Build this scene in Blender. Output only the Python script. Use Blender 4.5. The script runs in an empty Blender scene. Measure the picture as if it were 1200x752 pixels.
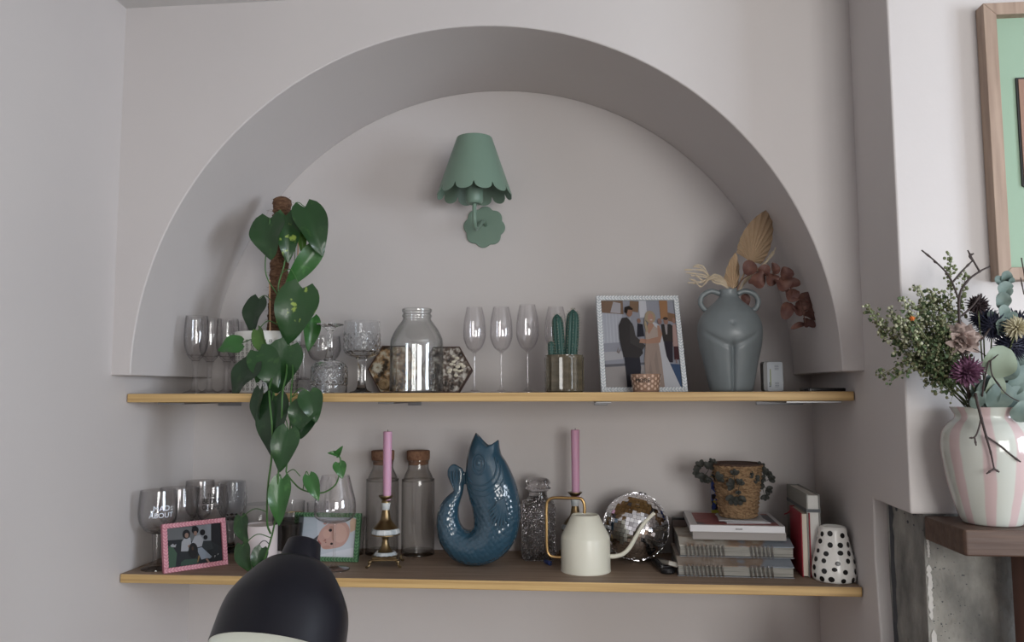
import bpy, bmesh, math, random
from mathutils import Vector, Matrix
from math import sin, cos, pi, radians as R, sqrt, exp
sc = bpy.context.scene; C = sc.collection
rnd = random.Random(7)
# ------------------------------------------------------------------ dimensions of the place (metres)
W, D, B = 1.90, 0.456, 0.237          # alcove width, alcove depth, how far the chimney breast stands forward
ZB, ZC = 1.556, 2.553                 # underside of the arch wall, ceiling
Z1, Z2, TH, YS = 1.508, 1.034, 0.0234, 0.072
XC, RA, HA = 0.9508, 0.8983, 0.9023
MZ = 1.252                            # mantel top
# ------------------------------------------------------------------ camera
CAM = Vector((1.2332, -1.98, 1.5097)); YAW, PIT, ROL, F = 0.0912, 0.0886, -0.0036, 933.0
f0 = Vector((-sin(YAW), cos(YAW), 0)); r0 = Vector((cos(YAW), sin(YAW), 0)); u0 = Vector((0, 0, 1))
cf = f0*cos(PIT)+u0*sin(PIT); u2 = -f0*sin(PIT)+u0*cos(PIT)
cr = r0*cos(ROL)+u2*sin(ROL); cu = -r0*sin(ROL)+u2*cos(ROL)
cam = bpy.data.objects.new('camera', bpy.data.cameras.new('camera')); C.objects.link(cam)
cam.matrix_world = Matrix(((cr.x, cu.x, -cf.x, CAM.x), (cr.y, cu.y, -cf.y, CAM.y), (cr.z, cu.z, -cf.z, CAM.z), (0, 0, 0, 1)))
cam.data.sensor_width = 36; cam.data.lens = 36*F/1200; cam.data.clip_start = 0.02
sc.camera = cam
def at(px, py, Y):
    d = cf+cr*((px-600)/F)-cu*((py-376)/F); return CAM+d*((Y-CAM.y)/d.y)
def mpp(Y): return (Y-CAM.y)/F*1.003   # metres per photo pixel at depth Y
def X(px, Y, py=457): return at(px, py, Y).x
def Hh(px, py, Y, z0): return at(px, py, Y).z-z0
# ------------------------------------------------------------------ materials
MATS = {}
def nodes(m):
    m.use_nodes = True; nt = m.node_tree; return nt, nt.nodes, nt.links, nt.nodes['Principled BSDF']
def mat(name, col, rough=.5, metal=0, coat=0, trans=0, ior=1.45, bump=None, var=None, spec=None, sheen=0, emis=None, sss=0, stripes=None):
    if name in MATS: return MATS[name]
    m = bpy.data.materials.new(name); nt, N, L, P = nodes(m)
    P.inputs['Base Color'].default_value = (*col, 1); P.inputs['Roughness'].default_value = rough; P.inputs['Metallic'].default_value = metal
    P.inputs['Coat Weight'].default_value = coat; P.inputs['Coat Roughness'].default_value = .05
    P.inputs['Transmission Weight'].default_value = trans; P.inputs['IOR'].default_value = ior
    if spec is not None: P.inputs['Specular IOR Level'].default_value = spec
    if sheen: P.inputs['Sheen Weight'].default_value = sheen
    if sss: P.inputs['Subsurface Weight'].default_value = sss; P.inputs['Subsurface Scale'].default_value = .01
    if emis: P.inputs['Emission Color'].default_value = (*emis[0], 1); P.inputs['Emission Strength'].default_value = emis[1]
    tc = N.new('ShaderNodeTexCoord')
    if var:   # (scale xyz, second colour, low, high)
        mp = N.new('ShaderNodeMapping'); mp.inputs['Scale'].default_value = var[0]; L.new(tc.outputs['Object'], mp.inputs['Vector'])
        nz = N.new('ShaderNodeTexNoise'); nz.inputs['Scale'].default_value = 1; nz.inputs['Detail'].default_value = 5; L.new(mp.outputs[0], nz.inputs['Vector'])
        cr_ = N.new('ShaderNodeValToRGB'); L.new(nz.outputs['Fac'], cr_.inputs[0])
        cr_.color_ramp.elements[0].position = var[2]; cr_.color_ramp.elements[1].position = var[3]
        cr_.color_ramp.elements[0].color = (*col, 1); cr_.color_ramp.elements[1].color = (*var[1], 1)
        L.new(cr_.outputs[0], P.inputs['Base Color'])
    if bump:  # (kind, scale xyz, strength, distance)
        mp = N.new('ShaderNodeMapping'); mp.inputs['Scale'].default_value = bump[1]; L.new(tc.outputs['Object'], mp.inputs['Vector'])
        if bump[0] == 'noise':
            t = N.new('ShaderNodeTexNoise'); t.inputs['Detail'].default_value = 4; out = t.outputs['Fac']
        elif bump[0] == 'voronoi':
            t = N.new('ShaderNodeTexVoronoi'); out = t.outputs['Distance']
        else:
            t = N.new('ShaderNodeTexWave'); t.inputs['Distortion'].default_value = 3; t.bands_direction = 'Z'; out = t.outputs['Fac']
        t.inputs['Scale'].default_value = 1
        L.new(mp.outputs[0], t.inputs['Vector'])
        b = N.new('ShaderNodeBump'); b.inputs['Strength'].default_value = bump[2]; b.inputs['Distance'].default_value = bump[3]
        L.new(out, b.inputs['Height']); L.new(b.outputs[0], P.inputs['Normal'])
    MATS[name] = m; return m
def glassmat(name, tint=(.96, .97, .97), edge=(.50, .52, .54), bump=None, gloss=1.0, irid=None):
    """a thin sheet of clear glass: light passes, more is reflected and absorbed at a glancing angle"""
    m = bpy.data.materials.new(name); m.use_nodes = True; nt = m.node_tree; N, L = nt.nodes, nt.links; N.clear()
    o = N.new('ShaderNodeOutputMaterial'); tr = N.new('ShaderNodeBsdfTransparent'); gl = N.new('ShaderNodeBsdfGlossy'); gl.inputs['Roughness'].default_value = .03
    if irid: gl.inputs['Color'].default_value = (*irid, 1)
    mx = N.new('ShaderNodeMixShader'); ge = N.new('ShaderNodeNewGeometry'); dt = N.new('ShaderNodeVectorMath'); dt.operation = 'DOT_PRODUCT'
    L.new(ge.outputs['Incoming'], dt.inputs[0]); L.new(ge.outputs['Normal'], dt.inputs[1])
    def M_(op, a, b):
        q = N.new('ShaderNodeMath'); q.operation = op; q.use_clamp = op in ('SUBTRACT', 'ADD')
        for k, x in enumerate((a, b)):
            if x is None: continue
            if isinstance(x, (int, float)): q.inputs[k].default_value = x
            else: L.new(x, q.inputs[k])
        return q.outputs[0]
    inv = M_('SUBTRACT', 1.0, M_('ABSOLUTE', dt.outputs['Value'], None))   # 0 head on, 1 at a glancing angle
    refl = M_('ADD', M_('MULTIPLY', M_('POWER', inv, 5.0), .9), .045*gloss)
    cr_ = N.new('ShaderNodeMix'); cr_.data_type = 'RGBA'; cr_.inputs['A'].default_value = (*tint, 1); cr_.inputs['B'].default_value = (*edge, 1)
    L.new(M_('POWER', inv, 3.0), cr_.inputs['Factor']); L.new(cr_.outputs['Result'], tr.inputs['Color'])
    L.new(refl, mx.inputs[0]); L.new(tr.outputs[0], mx.inputs[1]); L.new(gl.outputs[0], mx.inputs[2]); L.new(mx.outputs[0], o.inputs['Surface'])
    if bump:
        tc = N.new('ShaderNodeTexCoord'); t = N.new('ShaderNodeTexNoise'); t.inputs['Scale'].default_value = bump[0]
        b = N.new('ShaderNodeBump'); b.inputs['Strength'].default_value = bump[1]; b.inputs['Distance'].default_value = .002
        L.new(tc.outputs['Object'], t.inputs['Vector']); L.new(t.outputs['Fac'], b.inputs['Height']); L.new(b.outputs[0], gl.inputs['Normal'])
    MATS[name] = m; return m
# ------------------------------------------------------------------ mesh building
class MB:
    def __init__(s): s.v = []; s.f = []; s.mi = []; s.m = 0
    def add(s, vs, fs, mi=None):
        o = len(s.v); s.v += [Vector(v) for v in vs]; s.f += [tuple(i+o for i in q) for q in fs]; s.mi += [s.m if mi is None else mi]*len(fs); return s
    def box(s, x0, x1, y0, y1, z0, z1, mi=None, M=None):
        vs = [Vector((x, y, z)) for x in (x0, x1) for y in (y0, y1) for z in (z0, z1)]
        if M is not None: vs = [M @ v for v in vs]
        return s.add(vs, [(0, 1, 3, 2), (4, 6, 7, 5), (0, 4, 5, 1), (2, 3, 7, 6), (0, 2, 6, 4), (1, 5, 7, 3)], mi)
    def lathe(s, prof, n=48, rf=None, M=None, mi=None, cap=True):
        vs = []; fs = []; rings = []
        for i, (r, z) in enumerate(prof):
            if r < 1e-6: rings.append([len(vs)]); vs.append(Vector((0, 0, z)))
            else:
                ring = []
                for k in range(n):
                    a = 2*pi*k/n; rr = r*(rf(a, i, z) if rf else 1); ring.append(len(vs)); vs.append(Vector((rr*cos(a), rr*sin(a), z)))
                rings.append(ring)
        for a, b in zip(rings, rings[1:]):
            if len(a) == 1 and len(b) == 1: continue
            for k in range(n):
                k2 = (k+1) % n
                if len(a) == 1: fs.append((a[0], b[k2], b[k]))
                elif len(b) == 1: fs.append((a[k], a[k2], b[0]))
                else: fs.append((a[k], a[k2], b[k2], b[k]))
        if cap:
            if len(rings[0]) > 1: fs.append(tuple(reversed(rings[0])))
            if len(rings[-1]) > 1: fs.append(tuple(rings[-1]))
        if M is not None: vs = [M @ v for v in vs]
        return s.add(vs, fs, mi)
    def tube(s, pts, rad, n=10, mi=None, flat=1.0, up=None):
        pts = [Vector(p) for p in pts]; vs = []; fs = []; N = len(pts)
        rs = rad if isinstance(rad, (list, tuple)) else [rad]*N
        t0 = (pts[1]-pts[0]).normalized(); ref = Vector(up) if up else (Vector((0, 0, 1)) if abs(t0.z) < .9 else Vector((1, 0, 0)))
        nrm = (ref-t0*ref.dot(t0)).normalized()
        for i, p in enumerate(pts):
            t = (pts[min(i+1, N-1)]-pts[max(i-1, 0)]).normalized()
            nrm = (nrm-t*nrm.dot(t)).normalized(); bn = t.cross(nrm)
            for k in range(n):
                a = 2*pi*k/n; vs.append(p+(nrm*cos(a)+bn*sin(a)*flat)*rs[i])
        for i in range(N-1):
            for k in range(n):
                k2 = (k+1) % n; fs.append((i*n+k, i*n+k2, (i+1)*n+k2, (i+1)*n+k))
        fs.append(tuple(range(n-1, -1, -1))); fs.append(tuple((N-1)*n+k for k in range(n)))
        return s.add(vs, fs, mi)
    def prism(s, poly, y0, y1, mi=None, M=None):   # polygon in x,z extruded along y
        n = len(poly); vs = [Vector((x, y0, z)) for x, z in poly]+[Vector((x, y1, z)) for x, z in poly]
        if M is not None: vs = [M @ v for v in vs]
        fs = [tuple(range(n)), tuple(range(2*n-1, n-1, -1))]+[(i, i+n, (i+1) % n+n, (i+1) % n) for i in range(n)]
        return s.add(vs, fs, mi)
    def prismz(s, poly, z0, z1, mi=None, M=None):
        n = len(poly); vs = [Vector((x, y, z0)) for x, y in poly]+[Vector((x, y, z1)) for x, y in poly]
        if M is not None: vs = [M @ v for v in vs]
        fs = [tuple(range(n-1, -1, -1)), tuple(range(n, 2*n))]+[(i, (i+1) % n, (i+1) % n+n, i+n) for i in range(n)]
        return s.add(vs, fs, mi)
    def ball(s, c, r, seg=12, rings=8, sc_=(1, 1, 1), M=None, mi=None):
        prof = [(sin(pi*i/rings), -cos(pi*i/rings)) for i in range(rings+1)]; prof[0] = (0, -1); prof[-1] = (0, 1)
        T = Matrix.Translation(Vector(c)) @ (M if M is not None else Matrix.Identity(4)) @ Matrix.Diagonal((r*sc_[0], r*sc_[1], r*sc_[2], 1))
        return s.lathe(prof, seg, M=T, mi=mi)
    def build(s, name, mats, parent=None, smooth=True, bevel=0, angle=40, subsurf=0):
        me = bpy.data.meshes.new(name); me.from_pydata([tuple(v) for v in s.v], [], s.f)
        mats = mats if isinstance(mats, (list, tuple)) else [mats]
        for m in mats: me.materials.append(m)
        me.polygons.foreach_set('material_index', s.mi)
        bm = bmesh.new(); bm.from_mesh(me); bmesh.ops.recalc_face_normals(bm, faces=bm.faces); bm.to_mesh(me); bm.free()
        if smooth:
            me.polygons.foreach_set('use_smooth', [True]*len(me.polygons)); me.set_sharp_from_angle(angle=R(angle))
        me.update()
        o = bpy.data.objects.new(name, me); C.objects.link(o)
        if parent is not None: o.parent = parent
        if bevel:
            b = o.modifiers.new('bevel', 'BEVEL'); b.width = bevel; b.segments = 2; b.limit_method = 'ANGLE'; b.angle_limit = R(35)
        if subsurf:
            u = o.modifiers.new('sub', 'SUBSURF'); u.levels = u.render_levels = subsurf
        return o
def tag(o, label, cat, group=None, kind=None):
    if label: o['label'] = label
    if cat: o['category'] = cat
    if group: o['group'] = group
    if kind: o['kind'] = kind
    return o
def thing(name, label, cat, loc, rz=0, group=None):
    o = bpy.data.objects.new(name, None); C.objects.link(o); o.empty_display_size = .03
    o.location = loc; o.rotation_euler = (0, 0, rz); return tag(o, label, cat, group)
def plabel(o, t): o['label'] = t; return o
def copytree(o, loc, rz, label):
    r = o.copy(); C.objects.link(r); r.location = loc; r.rotation_euler = (0, 0, rz); r['label'] = label
    for ch in list(o.children):
        c = ch.copy(); C.objects.link(c); c.parent = r
        for g in list(ch.children):
            d = g.copy(); C.objects.link(d); d.parent = c
    return r
def sm(pts, k=6):
    """smooth curve through points of any dimension"""
    P = [tuple(p) for p in pts]; P = [tuple(2*a-b for a, b in zip(P[0], P[1]))]+P+[tuple(2*a-b for a, b in zip(P[-1], P[-2]))]; out = []
    for i in range(1, len(P)-2):
        for j in range(k):
            t = j/k; out.append(tuple(.5*(2*b+(c-a)*t+(2*a-5*b+4*c-d)*t*t+(3*b-a-3*c+d)*t**3) for a, b, c, d in zip(P[i-1], P[i], P[i+1], P[i+2])))
    out.append(P[-2]); return out
def smp(pts, k=5):
    q = sm(pts, k); return [(max(r, 0), z) for r, z in q]
def shell(outer, t, floor=.004):
    """vessel: outer profile from bottom centre to rim, then back down inside"""
    inner = [(max(r-t, 0), z) for r, z in outer if z > outer[0][1]+floor]
    inner = [(r, z) for r, z in inner if r > 0]
    return [(0, outer[0][1])]+[p for p in outer if p[0] > 0]+list(reversed(inner))+[(0, inner[0][1])]
def text_mesh(txt, size, depth=.0003):
    cu_ = bpy.data.curves.new('lettering', 'FONT'); cu_.body = txt; cu_.size = size; cu_.align_x = 'CENTER'; cu_.extrude = depth; cu_.resolution_u = 3
    o = bpy.data.objects.new('lettering_tmp', cu_); C.objects.link(o); bpy.context.view_layer.update()
    me = bpy.data.meshes.new_from_object(o.evaluated_get(bpy.context.evaluated_depsgraph_get()))
    vs = [v.co.copy() for v in me.vertices]; fs = [tuple(p.vertices) for p in me.polygons]
    bpy.data.objects.remove(o); bpy.data.curves.remove(cu_); bpy.data.meshes.remove(me)
    return vs, fs
def wrap_text(mb, txt, size, rfun, z, ang=-pi/2, bold=0):
    vs, fs = text_mesh(txt, size)
    out = []
    for v in vs:
        r = rfun(z+v.y)+.0006+v.z; a = ang+v.x/r; out.append(Vector((r*cos(a), r*sin(a), z+v.y)))
    mb.add(out, fs)
# ------------------------------------------------------------------ paints and finishes
PAINT = mat('warm grey wall paint', (.59, .56, .55), .6, var=((1.3, 1.3, 1.3), (.565, .535, .53), .35, .65), bump=('noise', (55, 55, 55), .12, .002))
CEIL = mat('ceiling paint', (.62, .61, .6), .8, bump=('noise', (30, 30, 30), .4, .004))
WHITE = mat('white satin', (.78, .78, .76), .4)
FLOORM = mat('oak floor', (.17, .11, .07), .45, var=((3, 30, 3), (.11, .07, .045), .3, .7))
PINE = mat('golden pine edge', (.60, .41, .18), .5, var=((2, 40, 110), (.36, .215, .08), .40, .70), bump=('noise', (3, 60, 90), .2, .001))
PINETOP = mat('worn brown shelf top', (.31, .225, .165), .55, var=((3, 60, 20), (.20, .14, .10), .4, .7), bump=('noise', (4, 80, 20), .25, .001))
METAL = mat('grey steel', (.30, .30, .31), .5, 1)
DARKWOOD = mat('dark mantel wood', (.105, .062, .042), .5, var=((3, 60, 60), (.06, .032, .022), .35, .65), bump=('noise', (5, 90, 90), .5, .002))
REDWOOD = mat('red brown timber', (.13, .05, .032), .5, var=((30, 30, 3), (.08, .03, .02), .35, .65))
GLASS = glassmat('clear glass', (.985, .985, .985), (.45, .46, .47)); IRID = glassmat('lustre glass', (.982, .98, .982), (.60, .60, .61), gloss=1.5, irid=(1, .98, 1))
JARG = glassmat('jar glass', (.975, .98, .978), (.30, .33, .32), bump=(28, .2), gloss=1.8)
SMOKE = glassmat('dusty ribbed glass', (.94, .936, .93), (.40, .39, .39), gloss=1.0)
CUT = mat('cut crystal', (.97, .98, 1), .02, trans=1, ior=1.3)
PRESS = mat('pressed crystal grey', (.80, .79, .80), .04, trans=1, ior=1.32)
# ------------------------------------------------------------------ setting
def structure(o): o['kind'] = 'structure'; return o
structure(MB().box(-.1, 0, -4.0, D+.1, 0, ZC).build('wall_left', PAINT, smooth=False))
structure(MB().box(0, W, D, D+.1, 0, ZC).build('wall_back', PAINT, smooth=False))
NA = 96
arch = [(XC+RA*cos(pi*i/NA), ZB+HA*sin(pi*i/NA)) for i in range(NA+1)]
mb = MB(); n = NA+1
top = [(XC+(W-XC if i < NA/2 else -XC)*min(1, abs(cos(pi*i/NA))*1.42) if i != NA/2 else XC, ZC-.0001) for i in range(n)]
# outer boundary point for each arch point: walk right pier, ceiling line, left pier
outer = []
for i in range(n):
    a = pi*i/NA; dx, dz = cos(a), sin(a)
    t = 1e9
    if dx > 1e-6: t = min(t, (W-XC)/dx)
    if dx < -1e-6: t = min(t, XC/-dx)
    if dz > 1e-6: t = min(t, (ZC-ZB)/dz)
    outer.append((XC+dx*t, ZB+dz*t))

# insert exact corners by snapping the nearest samples
for cx_, cz_ in ((W, ZC), (0, ZC)):
    k = min(range(n), key=lambda i: (outer[i][0]-cx_)**2+(outer[i][1]-cz_)**2); outer[k] = (cx_, cz_)
outer = [(x+(.01 if x > W-1e-4 else -.01 if x < 1e-4 else 0), z+(.01 if z > ZC-1e-4 else 0)) for x, z in outer]
vs = []
for y in (0, D):
    vs += [(x, y, z) for x, z in arch]+[(x, y, z) for x, z in outer]
fs = []
for i in range(n-1):
    fs.append((i, i+1, n+i+1, n+i)); fs.append((2*n+i, 3*n+i, 3*n+i+1, 2*n+i+1)); fs.append((i, 2*n+i, 2*n+i+1, i+1)); fs.append((n+i, n+i+1, 3*n+i+1, 3*n+i))
fs.append((0, n, 3*n, 2*n)); fs.append((n-1, 2*n+n-1, 3*n+n-1, n+n-1))
mb.add(vs, fs)
structure(mb.build('wall_arch', PAINT, angle=30, bevel=.003))
# chimney breast: whole above the mantel line, plaster knocked off below
PLASTER = mat('bare grey plaster', (.33, .325, .30), .85, var=((14, 14, 8), (.13, .13, .125), .36, .68), bump=('noise', (34, 34, 20), 1.0, .02))
mb = MB(); yz = [(-.022, 0), (-.018, .5), (-.030, .95), (-.014, 1.12), (-.020, 1.257), (-B, 1.255), (-B, ZC), (D+.1, ZC), (D+.1, 0)]; n_ = len(yz)
mb.add([(x, y, z) for x in (W, 3.4) for y, z in yz], [tuple(range(n_)), tuple(range(2*n_-1, n_-1, -1))]+[(i, i+n_, (i+1) % n_+n_, (i+1) % n_) for i in range(n_)])
structure(mb.build('wall_right', PAINT, bevel=.004, smooth=False))
# ragged edge of the broken plaster, then the bare face
structure(MB().box(W+.03, 3.4, -.222, -.02, 0, 1.2555).build('wall_fireside', PLASTER, smooth=False))
CHIP = mat('broken white plaster', (.55, .54, .52), .8, bump=('noise', (60, 60, 60), 1, .006)); CHARC = mat('charcoal grey', (.07, .075, .085), .9, bump=('noise', (50, 50, 50), 1, .006))
def ragged(x0, x1, y, z0, z1, t, seed, mid=.5):
    q = random.Random(seed); L_, R_ = [], []
    N_ = 22
    for i in range(N_+1):
        z = z0+(z1-z0)*i/N_; w = (x1-x0)*(.35+.65*q.random())*(.25 if i in (0, N_) else 1); c = x0+(x1-x0)*(mid+.25*(q.random()-.5)); L_.append((c-w/2, z)); R_.append((c+w/2, z))
    return L_+R_[::-1]
m_ = MB(); m_.prism(ragged(W+.031, W+.042, 0, 1.04, 1.15, 0, 3), -.2245, -.2215); m_.prism(ragged(W+.033, W+.047, 0, .80, 1.02, 0, 4), -.2245, -.2215); m_.prism(ragged(W+.034, W+.040, 0, 1.165, 1.215, 0, 6), -.224, -.2215)
structure(m_.build('trim_1', CHIP, smooth=False)); 
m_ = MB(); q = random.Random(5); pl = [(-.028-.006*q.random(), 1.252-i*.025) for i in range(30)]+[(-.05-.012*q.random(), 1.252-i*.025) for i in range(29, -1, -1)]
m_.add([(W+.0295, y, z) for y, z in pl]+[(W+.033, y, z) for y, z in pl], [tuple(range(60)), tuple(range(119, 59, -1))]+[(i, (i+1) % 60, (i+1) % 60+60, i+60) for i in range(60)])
structure(m_.build('trim_2', CHARC, smooth=False))  # dark ragged strip along the inner edge of the bare plaster
m_ = MB(); q = random.Random(9)
for k in range(26):
    y = -.06-.16*q.random(); z = 1.254-.035*q.random()**2; r = .0015+.0035*q.random(); m_.ball((W+.030, y, z), r, 7, 4, (.4, 1.4, 1))
for k in range(90):
    x = W+.04+.20*q.random()*q.random(); z = 1.19-.26*q.random(); m_.ball((x, -.222, z), .0005+.0010*q.random(), 6, 4, (1.3, .3, 1))
structure(m_.build('trim_3', CHARC))
structure(MB().box(-.1, 4.3, -4.1, D+.1, -.05, 0).build('floor', FLOORM, smooth=False))
structure(MB().box(-.1, 4.3, -4.1, D+.1, ZC, ZC+.05).build('ceiling', CEIL, smooth=False))
structure(MB().box(3.4, 4.3, D, D+.1, 0, ZC).build('wall_back_right', PAINT, smooth=False))
# window wall on the right; unseen rear wall, its opening added for frontal fill
WY0, WY1, WZ0, WZ1 = -2.55, -1.25, .95, 2.30
mb = MB(); mb.box(4.2, 4.3, -4, WY0, 0, ZC); mb.box(4.2, 4.3, WY1, D+.1, 0, ZC); mb.box(4.2, 4.3, WY0, WY1, 0, WZ0); mb.box(4.2, 4.3, WY0, WY1, WZ1, ZC)
structure(mb.build('wall_window', PAINT, smooth=False))
RX0, RX1, RZ0, RZ1 = 1.9, 3.6, .80, 2.3
mb = MB(); mb.box(-.1, RX0, -4.1, -4, 0, ZC); mb.box(RX1, 4.3, -4.1, -4, 0, ZC); mb.box(RX0, RX1, -4.1, -4, 0, RZ0); mb.box(RX0, RX1, -4.1, -4, RZ1, ZC)
structure(mb.build('wall_rear', PAINT, smooth=False))
mb = MB()
for a, b in ((WY0, WY0+.05), (WY1-.05, WY1), ((WY0+WY1)/2-.03, (WY0+WY1)/2+.03)): mb.box(4.2, 4.26, a, b, WZ0, WZ1)
for a, b in ((WZ0, WZ0+.05), (WZ1-.05, WZ1)): mb.box(4.2, 4.26, WY0, WY1, a, b)
structure(mb.build('window_1', WHITE, smooth=False))
mb = MB()
for a, b in ((RX0, RX0+.05), (RX1-.05, RX1), ((RX0+RX1)/2-.03, (RX0+RX1)/2+.03)): mb.box(a, b, -4.06, -4, RZ0, RZ1)
for a, b in ((RZ0, RZ0+.05), (RZ1-.05, RZ1)): mb.box(RX0, RX1, -4.06, -4, a, b)
structure(mb.build('window_fill', WHITE, smooth=False))  # window frame added around the rear fill light, out of view
def area(name, loc, rot, sx, sy, e, col):
    l = bpy.data.lights.new(name, 'AREA'); l.shape = 'RECTANGLE'; l.size = sx; l.size_y = sy; l.energy = e; l.color = col
    o = bpy.data.objects.new(name, l); C.objects.link(o); o.location = loc; o.rotation_euler = rot; return o
area('daylight_side', (4.28, (WY0+WY1)/2, (WZ0+WZ1)/2), (0, R(90), 0), WZ1-WZ0, WY1-WY0, 95, (.80, .89, 1))
area('rear_fill', ((RX0+RX1)/2, -4.08, (RZ0+RZ1)/2), (R(90), 0, 0), RX1-RX0, RZ1-RZ0, 88, (1, .985, .95))  # frontal fill added behind the camera, widened to brighten the alcove
w = bpy.data.worlds.new('sky'); sc.world = w; w.use_nodes = True
w.node_tree.nodes['Background'].inputs[0].default_value = (.75, .84, 1, 1); w.node_tree.nodes['Background'].inputs[1].default_value = .6
# ------------------------------------------------------------------ shelves
def shelf(z, label, brs):
    t = thing('shelf', label, 'shelf', (0, 0, z))
    mb = MB(); mb.box(.003, W-.003, YS, D-.001, -TH, 0, 0)
    o = mb.build('board', [PINE, PINETOP], t, smooth=False, bevel=.0022)
    for p in o.data.polygons:
        if p.normal.z > .9: p.material_index = 1
    for x0, x1 in brs:
        m = MB(); m.box(x0, x1, YS+.02, D-.02, -TH-.006, -TH-.0005); m.box(x0, x1, D-.006, D-.001, -TH-.016, -TH-.0005); m.build('bracket', METAL, t, smooth=False, bevel=.001)
    return t
shelf(Z1, 'upper pine shelf with golden edge at the foot of the arch', [(X(187, .1), X(218, .1)), (X(444, .1), X(462, .1)), (X(698, .1), X(716, .1)), (X(920, .1), X(985, .1))])
shelf(Z2, 'lower pine shelf with brown top and golden edge', [])
# ------------------------------------------------------------------ glassware
def glass_from(name, label, cat, px, Y, z0, prof, m=GLASS, group=None, n=48, part='bowl', rf=None, rz=0, k=5, t=.0015):
    th = thing(name, label, cat, (X(px, Y, 457 if z0 > 1.3 else 650), Y, z0), rz, group); return th
def tulip(H, rb, rt, rf_, hb, foot=True):
    """stemmed glass: total height H, bowl widest rb, rim rt, foot radius rf_, bowl starts at hb; returns bowl, stem profiles"""
    bo = smp([(.003, hb), (rb*.62, hb+.014), (rb*.95, hb+.038), (rb, hb+.058), (rb*.93, hb+(H-hb)*.72), (rt, H)], 6)
    inn = [(max(r-.0013, 0), z+(.003 if i < 5 else 0)) for i, (r, z) in enumerate(bo)]
    bowl = bo+[(rt-.0006, H+.0004)]+inn[::-1]; bowl[-1] = (0, inn[0][1])
    bowl = [(0, hb)]+bowl
    st = smp([(rf_, .0008), (rf_*.9, .0022), (rf_*.45, .0045), (.006, .010), (.0032, .022), (.003, hb*.6), (.0036, hb-.008), (.006, hb+.002)], 5)
    return bowl, [(0, 0), (rf_, 0)]+st+[(0, hb+.003)]
def place_flute(label, px, Y, H, rb, rt, rf_, hb, group, m, name='champagne_flute', cat='glass'):
    t = thing(name, label, cat, (X(px, Y), Y, Z1), 0, group)
    b, s = tulip(H, rb, rt, rf_, hb)
    MB().lathe(b, 40).build('bowl', m, t); MB().lathe([q for i, q in enumerate(s) if i == 0 or q != s[i-1]], 28).build('stem', m, t); return t
g = 'tulip champagne flutes in a line beside the jar'
f1 = place_flute('slim champagne flute nearest the hexagonal plaque and large jar', 556, .27, .243, .0325, .0225, .032, .112, g, IRID)
for px, lb in ((587.5, 'slim champagne flute second along from the large jar'), (618.5, 'slim champagne flute third along from the large jar'), (651, 'slim champagne flute standing behind the potted cactus')):
    copytree(f1, (X(px, .27), .27 if px < 640 else .33, Z1), 0, lb).scale = (1, 1, 1.02 if px > 600 else 1)
def thick_flute(label, px, Y, H):
    t = thing('stemmed_glass', label, 'glass', (X(px, Y), Y, Z1), 0, 'flute glasses at the left end of the upper shelf')
    hb = .096; bo = smp([(.008, hb-.004), (.022, hb+.012), (.031, hb+.036), (.0335, hb+.065), (.032, hb+.11), (.030, H)], 6)
    inn = [(max(r-.0018, 0), z+(.006 if i < 6 else 0)) for i, (r, z) in enumerate(bo)]
    MB().lathe([(0, hb-.004)]+bo+inn[::-1]+[(0, inn[0][1])], 40).build('bowl', SMOKEG, t)
    s = smp([(.033, .001), (.030, .003), (.014, .010), (.0085, .02), (.0075, .055), (.0085, .082), (.013, hb-.002)], 5)
    MB().lathe([(0, 0), (.033, 0)]+s+[(0, hb)], 24, rf=lambda a, i, z: 1+.05*cos(a*8)).build('stem', SMOKEG, t); return t
SMOKEG = glassmat('faintly smoky glass', (.965, .962, .962), (.46, .45, .46), gloss=1.5)
a = thick_flute('thick-stemmed flute glass closest to the left end of upper shelf', 228, .21, .222)
copytree(a, (X(245, .29), .29, Z1), 0, 'thick-stemmed flute glass just right of the leftmost flute')
copytree(a, (X(265, .31), .31, Z1), 0, 'thick-stemmed flute glass third from the left end of upper shelf')
copytree(a, (X(277, .375), .375, Z1), 0, 'thick-stemmed flute glass tucked behind against the white lattice pot')
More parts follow.
